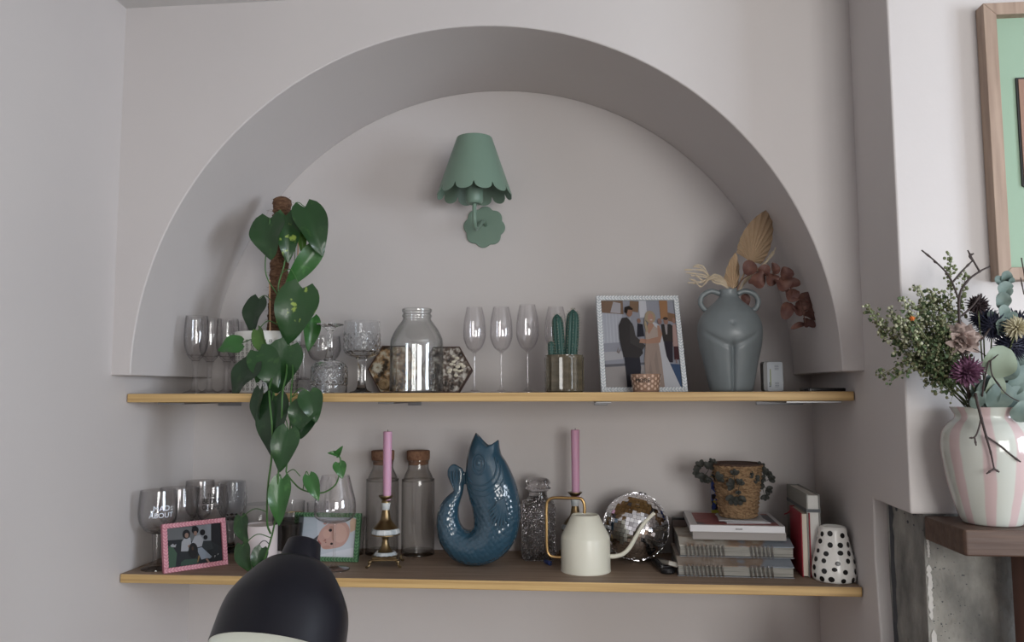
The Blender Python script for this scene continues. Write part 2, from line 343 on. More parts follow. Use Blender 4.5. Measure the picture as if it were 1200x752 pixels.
# cut crystal goblets
def cut_rf(nd, z0, z1, dz, amp):
    def rf(a, i, z):
        if z < z0 or z > z1: return 1
        u = (a/(2*pi)*nd); v = (z-z0)/dz
        d1 = abs(((u+v) % 1)-.5)*2; d2 = abs(((u-v) % 1)-.5)*2
        return 1+amp*(min(d1, d2)-.5)
    return rf
def goblet(label, px, Y, inverted, H=.205, rr=.052):
    t = thing('crystal_goblet', label, 'glass', (X(px, Y), Y, Z1), 0, 'cut crystal goblets')
    hb = .098; bo = smp([(.012, hb), (.034, hb+.006), (rr*.93, hb+.018), (rr, hb+.034), (rr, hb+.070), (rr*.97, H)], 12)
    inn = [(max(r-.0028, 0), z+(.005 if r < .05 and i < 24 else 0)) for i, (r, z) in enumerate(bo)]
    p = [(0, hb)]+bo+inn[::-1]+[(0, inn[0][1])]; nb = len(bo)
    rf = cut_rf(16, hb+.012, hb+.072, .021, .055)
    MT = Matrix.Translation((0, 0, H+.0008)) @ Matrix.Rotation(pi, 4, 'X') if inverted else Matrix.Identity(4)
    MB().lathe(p, 128, rf=lambda a, i, z: rf(a, i, z) if 0 < i <= nb else 1, M=MT).build('bowl', CUTG, t, angle=18)
    s = smp([(.034, .001), (.032, .003), (.018, .008), (.0115, .022), (.0105, .06), (.012, .086), (.017, hb+.003)], 5) if not inverted else smp([(.037, .001), (.036, .003), (.022, .007), (.010, .016), (.0065, .035), (.0065, .07), (.011, .09), (.016, hb+.003)], 5)
    MB().lathe([(0, 0), (s[0][0], 0)]+s+[(0, hb+.003)], 30, rf=lambda a, i, z: 1+(.08*abs(cos(a*4)) if z > .01 else 0), M=MT).build('stem', CUTG, t, angle=25)
    return t
CUTG = mat('cut crystal glass', (.93, .94, .95), .02, trans=1, ior=1.38)
goblet('upright cut crystal goblet with diamond pattern left of the jar', 423.5, .25, False)
goblet('upside-down cut crystal goblet with its foot in the air', 385.5, .17, True, .190, .050)
def plain_coupe(label, px, Y, inverted, H, rr):
    t = thing('plain_goblet', label, 'glass', (X(px, Y), Y, Z1), 0)
    hb = .092; bo = smp([(.006, hb), (rr*.7, hb+.010), (rr*.97, hb+.032), (rr, hb+.05), (rr*.94, H)], 6); inn = [(max(r-.0015, 0), z+(.003 if i < 5 else 0)) for i, (r, z) in enumerate(bo)]
    MT = Matrix.Translation((0, 0, H+.0008)) @ Matrix.Rotation(pi, 4, 'X') if inverted else Matrix.Identity(4)
    MB().lathe([(0, hb)]+bo+inn[::-1]+[(0, inn[0][1])], 40, M=MT).build('bowl', SMOKEG, t)
    s = smp([(.033, .001), (.03, .003), (.012, .006), (.005, .015), (.004, .06), (.008, hb+.002)], 5)
    MB().lathe([(0, 0), (.033, 0)]+s+[(0, hb+.002)], 24, M=MT).build('stem', SMOKEG, t)
plain_coupe('plain round goblet standing behind the upside-down crystal goblet', 379, .385, False, .172, .050)
plain_coupe('plain upside-down goblet between lattice pot and crystal goblet', 355, .27, True, .098+.04, .036)
# jar
YJ = .20; t = thing('glass_jar', 'large empty clear glass jar with wide neck', 'jar', (X(488, YJ), YJ, Z1))
k_ = mpp(YJ); o_ = [(26, 0), (30.5, 1.5), (31.5, 5), (31.5, 36), (31.2, 58), (29.5, 66), (25, 75), (20, 82), (17, 86.5), (16.8, 89), (17.6, 90), (17.6, 92), (16.6, 93), (16.6, 95), (17.6, 96), (17.8, 98.5), (16.8, 99.5)]
MB().lathe(shell([(r*k_, z*k_) for r, z in smp(o_, 4)], .0022), 72).build('vessel', JARG, t)
# hexagonal plaques
def hexmat(name, c1, c2, c3, s):
    m = bpy.data.materials.new(name); nt, N, L, P = nodes(m); tc = N.new('ShaderNodeTexCoord')
    v = N.new('ShaderNodeTexVoronoi'); v.inputs['Scale'].default_value = s; v.feature = 'F1'; nz = N.new('ShaderNodeTexNoise'); nz.inputs['Scale'].default_value = s*.6; nz.inputs['Detail'].default_value = 8
    L.new(tc.outputs['Object'], v.inputs['Vector']); L.new(tc.outputs['Object'], nz.inputs['Vector'])
    r1 = N.new('ShaderNodeValToRGB'); L.new(nz.outputs['Fac'], r1.inputs[0]); e = r1.color_ramp.elements
    e[0].position = .38; e[0].color = (*c1, 1); e[1].position = .64; e[1].color = (*c3, 1); x = e.new(.5); x.color = (*c2, 1)
    L.new(r1.outputs[0], P.inputs['Base Color']); P.inputs['Roughness'].default_value = .4
    b = N.new('ShaderNodeBump'); b.inputs['Strength'].default_value = .9; b.inputs['Distance'].default_value = .004; L.new(v.outputs['Distance'], b.inputs['Height']); L.new(b.outputs[0], P.inputs['Normal'])
    return m
HEX1 = hexmat('golden dried flower bed', (.05, .03, .015), (.34, .20, .09), (.62, .55, .42), 90)
HEX2 = hexmat('dark moss and shell bed', (.03, .024, .02), (.12, .085, .065), (.50, .47, .42), 110)
HEXE = mat('thin dark brown rim', (.06, .03, .022), .5); CREAM = mat('dried cream petals', (.62, .57, .46), .8); TAN = mat('dried orange slice', (.40, .28, .15), .6, var=((90, 90, 90), (.25, .16, .08), .4, .6))
def hexa(label, px, Y, m, r, flowers):
    h = r*sin(pi/3); t = thing('hexagonal_plaque', label, 'ornament', (X(px, Y), Y, Z1), 0, 'hexagonal plaques behind the jar')
    pts = [(r*cos(pi/3*i), h+r*sin(pi/3*i)) for i in range(6)]; inn = [(x*.955, h+(z-h)*.955) for x, z in pts]
    T = Matrix.Rotation(R(-8), 4, 'X')
    mb = MB()
    for i in range(6):
        a, b, c, d = pts[i], pts[(i+1) % 6], inn[(i+1) % 6], inn[i]; mb.prism([a, b, c, d], 0, .022, M=T)
    mb.build('rim', HEXE, t, smooth=False); mb = MB(); mb.prism(inn, .004, .020, M=T); mb.build('face', m, t, smooth=False)
    if flowers:
        mb = MB()
        for k in range(22):
            a = 2*pi*k/22; L_ = .019*(.85+.3*rnd.random()); c = Vector((-r*.62, -.001, h*1.05)); e = c+Vector((cos(a)*L_, -.004, sin(a)*L_)); mb.tube([c+(e-c)*.25, c+(e-c)*.6, e], [.0012, .0018, .0003], 5)
        mb.v = [T @ v for v in mb.v]; mb.build('dried_flower', CREAM, t)
        mb = MB(); mb.lathe([(.004, -.002), (.008, -.006), (.015, -.005), (.017, 0)], 20, M=T @ Matrix.Translation((-r*.36, 0, h*.36)) @ Matrix.Rotation(R(90), 4, 'X') @ Matrix.Scale(-1, 4, (0, 0, 1))); mb.build('dried_slice', TAN, t)
    else:
        mb = MB()
        for k in range(16):
            c = Vector((r*(.1+.6*rnd.random()), -.001, h*(.7+.9*rnd.random()))); mb.ball(c, .003+.004*rnd.random(), 7, 5, (1.2, .5, .8))
        mb.v = [T @ v for v in mb.v]; mb.build('shell_chips', CREAM, t)
hexa('hexagonal dark-rimmed plaque of golden dried flowers left of the jar', 461, .36, HEX1, .0825, True)
hexa('hexagonal dark-rimmed plaque of dark moss and pale chips right of jar', 521.5, .30, HEX2, .078, False)
# ------------------------------------------------------------------ wall lamp
SAGE = mat('sage green painted metal', (.17, .255, .20), .42); BULB = mat('frosted bulb', (.85, .85, .83), .25, trans=.3)
LX, LY = .917, D-.17
t = thing('wall_lamp', 'sage green wall lamp with scalloped shade and flower-shaped wall plate', 'lamp', (.925, D, 2.022))
pl = []
for i in range(96):
    a = 2*pi*i/96; r_ = .058*(1+.13*abs(cos(4*a+.3))); pl.append((r_*cos(a), r_*sin(a)))
MB().prism(pl, -.007, 0).build('wall_plate', SAGE, t, bevel=.002, angle=35)
dx, dy = LX-.925, LY-D
MB().tube(sm([(.004, -.006, .006), (.004, -.03, .010), (.002, -.07, .002), (dx*.8, -.115, -.026), (dx, -.150, -.032), (dx, dy, -.012), (dx, dy, .03), (dx, dy, .062)], 6), .0062, 14).build('arm', SAGE, t)
MB().lathe([(0, .034), (.020, .034), (.0235, .038), (.0255, .043), (.0255, .090), (.0275, .092), (.0275, .100), (.0, .100)], 32, M=Matrix.Translation((dx, dy, 0))).build('socket', SAGE, t, bevel=.0006)
MB().lathe(smp([(.0, .100), (.012, .101), (.014, .115), (.020, .135), (.024, .15), (.018, .17), (0, .176)], 4), 24, M=Matrix.Translation((dx, dy, 0))).build('bulb', BULB, t)
NS = 12; nT = NS*12; vs = []; fs = []; rows = 12; zt, zb = 2.252-2.022, 2.100-2.022; rt, rb = .052, .1035
for s_ in (0, 1):
    for j in range(rows+1):
        for k in range(nT):
            a = 2*pi*k/nT+.12; u = (k % 12)/12; dip = sqrt(max(0, 1-(2*u-1)**2))*.024
            zz = zt+(zb-dip-zt)*j/rows; fr_ = (zt-zz)/(zt-zb); r_ = rt+(rb-rt)*fr_-(.0016 if s_ else 0); vs.append((dx+r_*cos(a), dy+r_*sin(a), zz))
n1 = (rows+1)*nT
for s_ in (0, 1):
    for j in range(rows):
        for k in range(nT):
            q = (j*nT+k, j*nT+(k+1) % nT, (j+1)*nT+(k+1) % nT, (j+1)*nT+k); fs.append(tuple(i+s_*n1 for i in (q if s_ else q[::-1])))
for j in (0, rows):
    for k in range(nT): fs.append((j*nT+k, j*nT+(k+1) % nT, n1+j*nT+(k+1) % nT, n1+j*nT+k))
mb = MB(); mb.add(vs, fs); sh = mb.build('shade', SAGE, t, angle=35)
MB().lathe([(.027, .1005), (.038, .1005), (.038, .105), (.027, .105)], 32, M=Matrix.Translation((dx, dy, 0)), cap=False).build('shade_ring', mat('pale metal ring', (.6, .6, .6), .3, .6), sh)
# ------------------------------------------------------------------ potted pothos
YP = .265; PX = X(313, YP); kp = mpp(YP)
t = thing('potted_pothos', 'trailing heart-leaved plant on a moss pole in a white lattice pot', 'plant', (PX, YP, Z1))
POTM = mat('white glazed pot', (.74, .73, .70), .35)
ph = Hh(313, 390, YP, Z1); mb = MB(); mb.lathe([(0, 0), (.080, 0), (.083, .003), (.0935, ph-.003), (.0925, ph), (.089, ph), (.078, .03), (0, .03)], 64); pot = mb.build('pot', POTM, t)
mb = MB(); DKS = mat('dark lattice lines', (.11, .10, .09), .6)
for r_ in range(13):
    for k in range(34):
        z = .012+r_*(ph-.03)/13; rad = .0815+(.0935-.083)*(z/ph)+.0018; a = 2*pi*k/34; s1, s2 = .0039, .0024
        M_ = Matrix.Rotation(a, 4, 'Z') @ Matrix.Translation((rad+.0010, 0, z)) @ Matrix.Rotation(pi/2, 4, 'Z')
        for q in ((-s1, s1, -s1, -s2), (-s1, s1, s2, s1), (-s1, -s2, -s2, s2), (s2, s1, -s2, s2)): mb.box(q[0], q[1], -.0002, .0002, q[2], q[3], M=M_)
mb.build('square_pattern', DKS, pot, smooth=False)
SOIL = mat('dark soil', (.04, .028, .02), .95, bump=('noise', (120, 120, 120), 1, .01)); MB().lathe([(.088, ph-.014), (.04, ph-.010), (0, ph-.010)], 30, cap=False).build('soil', SOIL, t)
COIR = mat('coconut fibre', (.22, .12, .07), .95, var=((60, 60, 160), (.11, .055, .03), .35, .65), bump=('noise', (90, 90, 260), 1, .012))
def L3(px, py, Y): v = at(px, py, Y); return Vector((v.x-PX, v.y-YP, v.z-Z1))
pz = L3(331, 231, YP+.02).z; a0 = L3(324, 386, YP+.02); a1 = L3(331, 231, YP+.02)
NP = 90; pts = [a0+(a1-a0)*(i/NP) for i in range(NP+1)]; pts[0].z -= .02
rr_ = [(.0265-.0004*0)*(1+.05*sin(i*.9)+.04*sin(i*2.3)) for i in range(NP+1)]
for i, z in ((NP-12, .8), (NP-11, .84), (NP-1, .85), (NP, .5), (NP-22, .9)): rr_[i] *= z
mb = MB(); mb.tube(pts, rr_, 24); pole = mb.build('moss_pole', COIR, t)
mb = MB()
for k in range(230):
    i = rnd.randrange(2, NP); a = rnd.random()*2*pi; p = pts[i]; d = Vector((cos(a), sin(a), 0)); l = .004+.010*rnd.random(); e = Vector((rnd.uniform(-1, 1), rnd.uniform(-1, 1), rnd.uniform(-1, 1)))*.006
    mb.tube([p+d*.024, p+d*(.026+l*.5)+e*.4, p+d*(.026+l)+e], [.0004, .00035, .0002], 3)
for k in range(15):   # coir winding ridges
    i0 = 4+k*5.8; ring = []
    for j in range(25):
        a = 2*pi*j/24; p = pts[0]+(pts[-1]-pts[0])*((i0+2*j/24)/NP); ring.append(p+Vector((cos(a), sin(a), 0))*.0262)
    mb.tube(ring, .0011, 5)
mb.build('loose_fibres', COIR, pole)
CANE = mat('bamboo cane', (.55, .33, .18), .5)
MB().tube([L3(316.5, 390, YP-.04), L3(316, 328, YP-.03)], .0022, 8).build('cane', CANE, t)
MB().tube([L3(348, 340, YP+.035), L3(350, 262, YP+.035)], .0018, 8).build('cane', CANE, t)
plabel(MB().tube(sm([L3(343, 345, YP+.02), L3(346, 335, YP+.018), L3(352, 322, YP+.02)], 4), [.004, .005, .006, .006, .005, .005, .004, .003, .002], 8, flat=.3).build('leaf', mat('yellowed leaf', (.55, .38, .05), .6), t), 'yellowed old leaf')
def leafmat(name, c1, c2, vlo=.60, vhi=.68):
    m = mat(name, c1, .34, coat=.15, var=((38, 38, 38), c2, vlo, vhi), bump=('noise', (60, 60, 60), .25, .003)); return m
LF = [leafmat('dark waxy leaf', (.020, .062, .019), (.036, .092, .026)), leafmat('leaf with pale flecks', (.022, .068, .020), (.28, .38, .08), .62, .68), leafmat('mid green leaf', (.036, .125, .030), (.06, .18, .045)), leafmat('young light leaf', (.075, .17, .035), (.12, .24, .06)), leafmat('deep green leaf', (.012, .036, .013), (.020, .052, .018))]  # last entry is the darkest leaf green
def heart(u):   # half width of a pothos leaf along 0..1
    return (sin(pi*min(1, u**.62))**.75)*(1-.18*u) if 0 < u < 1 else 0
def leafgeo(mb, base, tip, width, nrm, fold=.25, curl=.15, lobes=.12, mi=None, rnd_=False):
    base, tip, nrm = Vector(base), Vector(tip), Vector(nrm); ax = tip-base; L_ = ax.length; ax.normalize(); nrm = (nrm-ax*nrm.dot(ax)).normalized(); sd = ax.cross(nrm)
    nu, nv = 14, 8; vs = []; fs = []
    for i in range(nu+1):
        u = i/nu; hw = max(sqrt(max(0, 1-(2*(.02+.96*u)-1)**2)) if rnd_ else heart(.02+.97*u), .02 if i < nu else 0)*width/2
        for j in range(nv+1):
            v = j/nv*2-1; back = lobes*L_*(abs(v)**1.2)*(1-u)**3
            p = base+ax*(u*L_-back)+sd*(v*hw)+nrm*(fold*hw*(abs(v)**1.3)*1.0-curl*L_*(u-.35)**2*1.6-.06*width*v*v*sin(u*9))
            vs.append(p)
    for i in range(nu):
        for j in range(nv): a = i*(nv+1)+j; fs.append((a, a+1, a+nv+2, a+nv+1))
    n_ = len(vs); vs += [p-nrm*.0005 for p in vs]; fs += [tuple(q+n_ for q in reversed(f_)) for f_ in fs]
    mb.add(vs, fs, mi)
# (base px, tip px, width px, depth, material, normal tilt x, z, fold)
leaves = [
 ((316, 255), (314, 303), 46, .15, 0, -.25, .25, .22), ((335, 252), (338, 306), 30, .18, 1, .5, .1, .35), ((357, 242), (378, 297), 38, .20, 0, .35, .5, .38), ((352, 262), (356, 302), 12, .22, 3, .4, 0, .5),
 ((372, 290), (333, 340), 24, .22, 2, .4, -.2, .25), ((303, 350), (291, 390), 30, .19, 4, -.3, .1, .2), ((354, 337), (334, 403), 48, .16, 1, .2, .25, .18), ((366, 372), (362, 411), 20, .20, 2, .6, 0, .4),
 ((283, 402), (254, 408), 25, .14, 2, -.2, .5, .15), ((302, 387), (316, 419), 20, .13, 3, -.5, .1, .45), ((303, 411), (325, 453), 36, .10, 0, .1, .4, .15), ((299, 424), (268, 463), 36, .09, 4, -.4, .3, .2),
 ((338, 405), (317, 464), 42, .13, 0, .2, .2, .2), ((304, 456), (299, 500), 19, .05, 4, -.5, 0, .3), ((322, 464), (315, 537), 40, .045, 4, -.2, .1, .15), ((360, 472), (343, 506), 32, .03, 0, .1, .4, .2),
 ((360, 476), (352, 514), 28, .055, 4, .3, .1, .2), ((362, 459), (370, 494), 28, .03, 0, .2, .3, .3), ((338, 503), (326, 553), 31, .02, 0, .15, .3, .2), ((330, 561), (325, 616), 25, .04, 2, .1, .1, .35),
 ((362, 557), (373, 586), 17, .05, 2, .3, .2, .4), ((397, 542), (401, 560), 15, .06, 2, .3, .2, .35), ((396, 532), (384, 530), 6, .06, 2, 0, .5, .3), ((394, 534), (401, 523), 7, .06, 2, .3, .2, .4),
 ((282, 605), (287, 639), 20, .105, 0, -.3, .2, .2), ((283, 638), (291, 672), 22, .105, 0, -.3, .2, .2), ((307, 642), (298, 671), 18, .12, 0, .2, .2, .3), ((333, 411), (327, 445), 24, .15, 1, .3, .2, .3), ((312, 418), (299, 448), 20, .17, 2, 0, 0, .3)]
attach = []
for (b, e, w_, Y, mi, nx, nz, fo) in leaves:
    mb = MB(); bp, tp = L3(*b, Y), L3(*e, Y-.012); leafgeo(mb, bp, tp, w_*1.14*mpp(Y), (nx, -1, nz), fo*1.15)
    mb.build('leaf', LF[mi], t, angle=80); attach.append(bp)
STEM = mat('green stem', (.06, .15, .04), .45)
def pstem(pl_, r_=.0024):
    mb = MB(); mb.tube(sm([L3(*q) for q in pl_], 6), r_, 8); mb.build('stem', STEM, t)
pstem([(322, 388, .22), (324, 425, .15), (316, 452, .07), (316, 470, .035), (319, 504, .035), (318, 538, .035), (314, 571, .05), (313, 611, .08), (317, 625, .10)], .0026)
pstem([(330, 388, .22), (336, 430, .12), (331, 461, .03), (330, 500, .035), (326, 558, .035), (325, 590, .06), (319, 626, .09), (308, 660, .11), (302, 668, .12)], .0024)
pstem([(336, 388, .22), (343, 430, .12), (341, 461, .03), (340, 500, .04), (336, 545, .05), (336, 554, .05), (344, 565, .055), (355, 574, .06), (376, 577.5, .06), (391, 570, .06), (397, 558, .06), (399, 539, .06), (396, 533, .06)], .0021)
pstem([(333, 388, .21), (326, 340, .20), (333, 310, .195), (338, 275, .195), (340, 250, .2)], .0024)
pstem([(325, 345, .20), (313, 325, .19), (311, 305, .18), (316, 262, .15), (316, 256, .155)], .0018)
for q in (((337, 262), (357, 242), .2), ((330, 320), (352, 337), .18), ((318, 352), (303, 350), .19), ((312, 412), (283, 402), .15), ((325, 380), (302, 387), .15), ((345, 305), (352, 262), .215), ((333, 340), (340, 338), .21), ((341, 466), (362, 459), .032), ((336, 554), (352, 558), .05), ((326, 560), (330, 561), .04), ((314, 600), (283, 606), .09), ((318, 630), (284, 640), .105), ((341, 466), (360, 472), .032), ((355, 574), (362, 557), .055), ((331, 495), (338, 503), .03), ((319, 470), (322, 464), .04), ((322, 415), (303, 411), .12), ((322, 428), (299, 424), .10)):
    (x0, y0), (x1, y1), yy = q; pstem([(x0, y0, yy+.01), ((x0+x1)/2, min(y0, y1)-4, yy), (x1, y1, yy)], .0013)
# ------------------------------------------------------------------ cactus
YC = .20; CX = X(661.5, YC); t = thing('potted_cactus', 'two-column spiny cactus in a ribbed olive-brown glazed pot', 'cactus', (CX, YC, Z1)); k_ = mpp(YC)
OLIVE = mat('olive brown glaze', (.085, .07, .046), .14, coat=.3, var=((20, 20, 60), (.13, .11, .075), .4, .65))
hp = 43*k_; rf = lambda a, i, z: 1-.055*abs(sin(a*7)) if .004 < z < hp-.004 else .97
prof = [(0, 0), (.049, 0), (.0525, .003)]+[(.0535, .006+(hp-.010)*i/30) for i in range(31)]+[(.052, hp), (.047, hp), (.046, hp-.03), (0, hp-.03)]
MB().lathe(prof, 112, rf=lambda a, i, z: (rf(a, i, z)*(1+.004*sin(z*700))) if 2 < i < 34 else 1).build('pot', OLIVE, t, angle=30)
MB().lathe([(.046, hp-.012), (0, hp-.008)], 24, cap=False).build('soil', SOIL, t)
CACT = mat('blue green cactus skin', (.022, .075, .062), .5, bump=('noise', (200, 200, 200), .3, .002)); SPN = mat('pale cactus spines', (.35, .32, .26), .6)
for (px, top_, r_, dy_, lean, ribs) in ((671, 362.5, .0175, 0, .05, 9), (655, 368, .0155, -.006, -.06, 8), (646.5, 400, .0085, -.02, -.02, 7)):
    h = Hh(px, top_, YC, Z1); z0 = hp-.012; x0 = X(px, YC)-CX
    p_ = [(r_*.82, z0)]+[(r_*(.85+.15*sin(pi*min(1, i/14*.8+.1)))*(sqrt(max(0, 1-((i-11)/3.02)**2)) if i > 11 else 1), z0+(h-z0)*i/14) for i in range(1, 15)]+[(0, h)]
    T = Matrix.Translation((x0, dy_, 0)) @ Matrix.Shear('XY', 4, (lean, 0))
    T = Matrix.Translation((x0-lean*.5*(h-z0), dy_, z0)) @ Matrix.Rotation(lean, 4, 'Y') @ Matrix.Translation((0, 0, -z0))
    rfc = lambda a, i, z, ribs=ribs: 1+.16*(abs(cos(a*ribs/2))-.6)
    col = MB().lathe(smp(p_, 3), 90, rf=rfc, M=T).build('column', CACT, t)
    mb = MB()
    for kk in range(ribs):
        a = 2*pi*kk/ribs; nz_ = int((h-z0)/.0075)
        for j in range(nz_+1):
            z = z0+.004+j*.0075; fr_ = (z-z0)/(h-z0); rr2 = r_*1.06*(1 if fr_ < .82 else sqrt(max(.02, 1-((fr_-.8)/.21)**2)))
            c = Vector((rr2*cos(a), rr2*sin(a), z))
            for s_ in range(4):
                d = Vector((cos(a)+rnd.uniform(-.7, .7), sin(a)+rnd.uniform(-.7, .7), rnd.uniform(-.5, .8))).normalized()*.0058; mb.tube([T @ c, T @ (c+d)], [.0004, .0001], 3)
    mb.build('spines', SPN, col)
# ------------------------------------------------------------------ framed photographs
def art(mb_mats, w_, h_, shapes, parent, y, M):
    mats, idx = [], {}; mb = MB()
    for k, (col, poly) in enumerate(shapes):
        if col not in idx: idx[col] = len(mats); mats.append(mat('print %s %02d%02d%02d' % ((parent['label'][:4],)+tuple(int(c*99) for c in col)), tuple(c*(.55 if 'pink' in parent['label'] else .8 if 'baby' not in parent['label'] else 1) for c in col), .6, spec=.25))
        vs = [M @ Vector((x*w_, y-.00012*k, z*h_)) for x, z in poly]; mb.add(vs, [tuple(range(len(vs)))], idx[col])
    o = mb.build('photo', mats, parent, smooth=False); return o
def ell(cx_, cz_, rx, rz, n_=18, a0=0): return [(cx_+rx*cos(2*pi*i/n_)*cos(a0)-rz*sin(2*pi*i/n_)*sin(a0), cz_+rx*cos(2*pi*i/n_)*sin(a0)+rz*sin(2*pi*i/n_)*cos(a0)) for i in range(n_)]
def photo_frame(name, label, loc, rz, lean, w_, h_, bd, fm, fm2, shapes, rows, pitch, backm, roll=0):
    t = thing(name, label, 'photo frame', loc, rz); T = Matrix.Rotation(roll, 4, 'Y') @ Matrix.Rotation(R(-lean), 4, 'X'); dp = .014
    mb = MB()
    for q in ((-w_/2, w_/2, 0, bd), (-w_/2, w_/2, h_-bd, h_), (-w_/2, -w_/2+bd, bd, h_-bd), (w_/2-bd, w_/2, bd, h_-bd)): mb.box(q[0], q[1], 0, dp, q[2], q[3], M=T)
    fr_ = mb.build('border', fm, t, smooth=False, bevel=.001)
    mb = MB(); rw = bd/rows
    def bead(cx_, cz_, ang):
        M_ = T @ Matrix.Translation((cx_, -.0003, cz_)) @ Matrix.Rotation(ang, 4, 'Y'); mb.ball((0, 0, 0), 1, 8, 5, (pitch*.56, .0022, rw*.30), M=M_)
    def M3(c): return c
    for r_ in range(rows):
        o_ = (r_+.5)*rw; s_ = 1 if r_ % 2 else -1
        nx_ = int(w_/pitch); nz_ = int((h_-2*bd)/pitch)
        for i in range(nx_):
            x = -w_/2+(i+.5)*w_/nx_
            for cz_, sg in ((o_, 1), (h_-o_, -1)):
                m0 = len(mb.v); mb.lathe([(0, -1), (.7, -.6), (1, 0), (.7, .6), (0, 1)], 6, M=T @ Matrix.Translation((x, -.0003, cz_)) @ Matrix.Rotation(R(48)*s_*sg, 4, 'Y') @ Matrix.Diagonal((rw*.30, .0022, pitch*.62, 1)))
        for i in range(nz_):
            z = bd+(i+.5)*(h_-2*bd)/nz_
            for cx_, sg in ((-w_/2+o_, 1), (w_/2-o_, -1)):
                mb.lathe([(0, -1), (.7, -.6), (1, 0), (.7, .6), (0, 1)], 6, M=T @ Matrix.Translation((cx_, -.0003, z)) @ Matrix.Rotation(R(42)*s_*sg, 4, 'Y') @ Matrix.Diagonal((rw*.30, .0022, pitch*.62, 1)))
    mb.build('braid_pattern', fm2, fr_)
    iw, ih = w_-2*bd, h_-2*bd
    MB().box(-w_/2+.002, w_/2-.002, dp*.55, dp*.95, .002, h_-.002, M=T).build('backing', backm, t, smooth=False)
    art(None, iw, ih, shapes, t, dp*.5, T @ Matrix.Translation((-iw/2, 0, bd)))
    # strut
    top_ = T @ Vector((0, dp, h_*.62)); foot = Vector((0, top_.y+.045, .0015)); mb = MB(); d = (foot-top_); sv = Vector((.012, 0, 0)); th_ = Vector((0, .0015, .0008))
    vs = [top_-sv*.6, top_+sv*.6, foot+sv, foot-sv]; vs += [v+th_ for v in vs]; mb.add(vs, [(0, 1, 2, 3), (7, 6, 5, 4), (0, 4, 5, 1), (1, 5, 6, 2), (2, 6, 7, 3), (3, 7, 4, 0)]); mb.build('strut', backm, t, smooth=False)
    return t
BLK = mat('black backing board', (.02, .02, .02), .7)
wed = [((.30, .31, .36), [(0, 0), (1, 0), (1, 1), (0, 1)]), ((.42, .44, .50), [(0, .5), (.28, .52), (.28, .86), (0, .86)])]
for i in range(6): wed.append(((.50, .52, .58), [(.01+i*.045, .51), (.025+i*.045, .51), (.02+i*.045, .86), (.012+i*.045, .86)]))
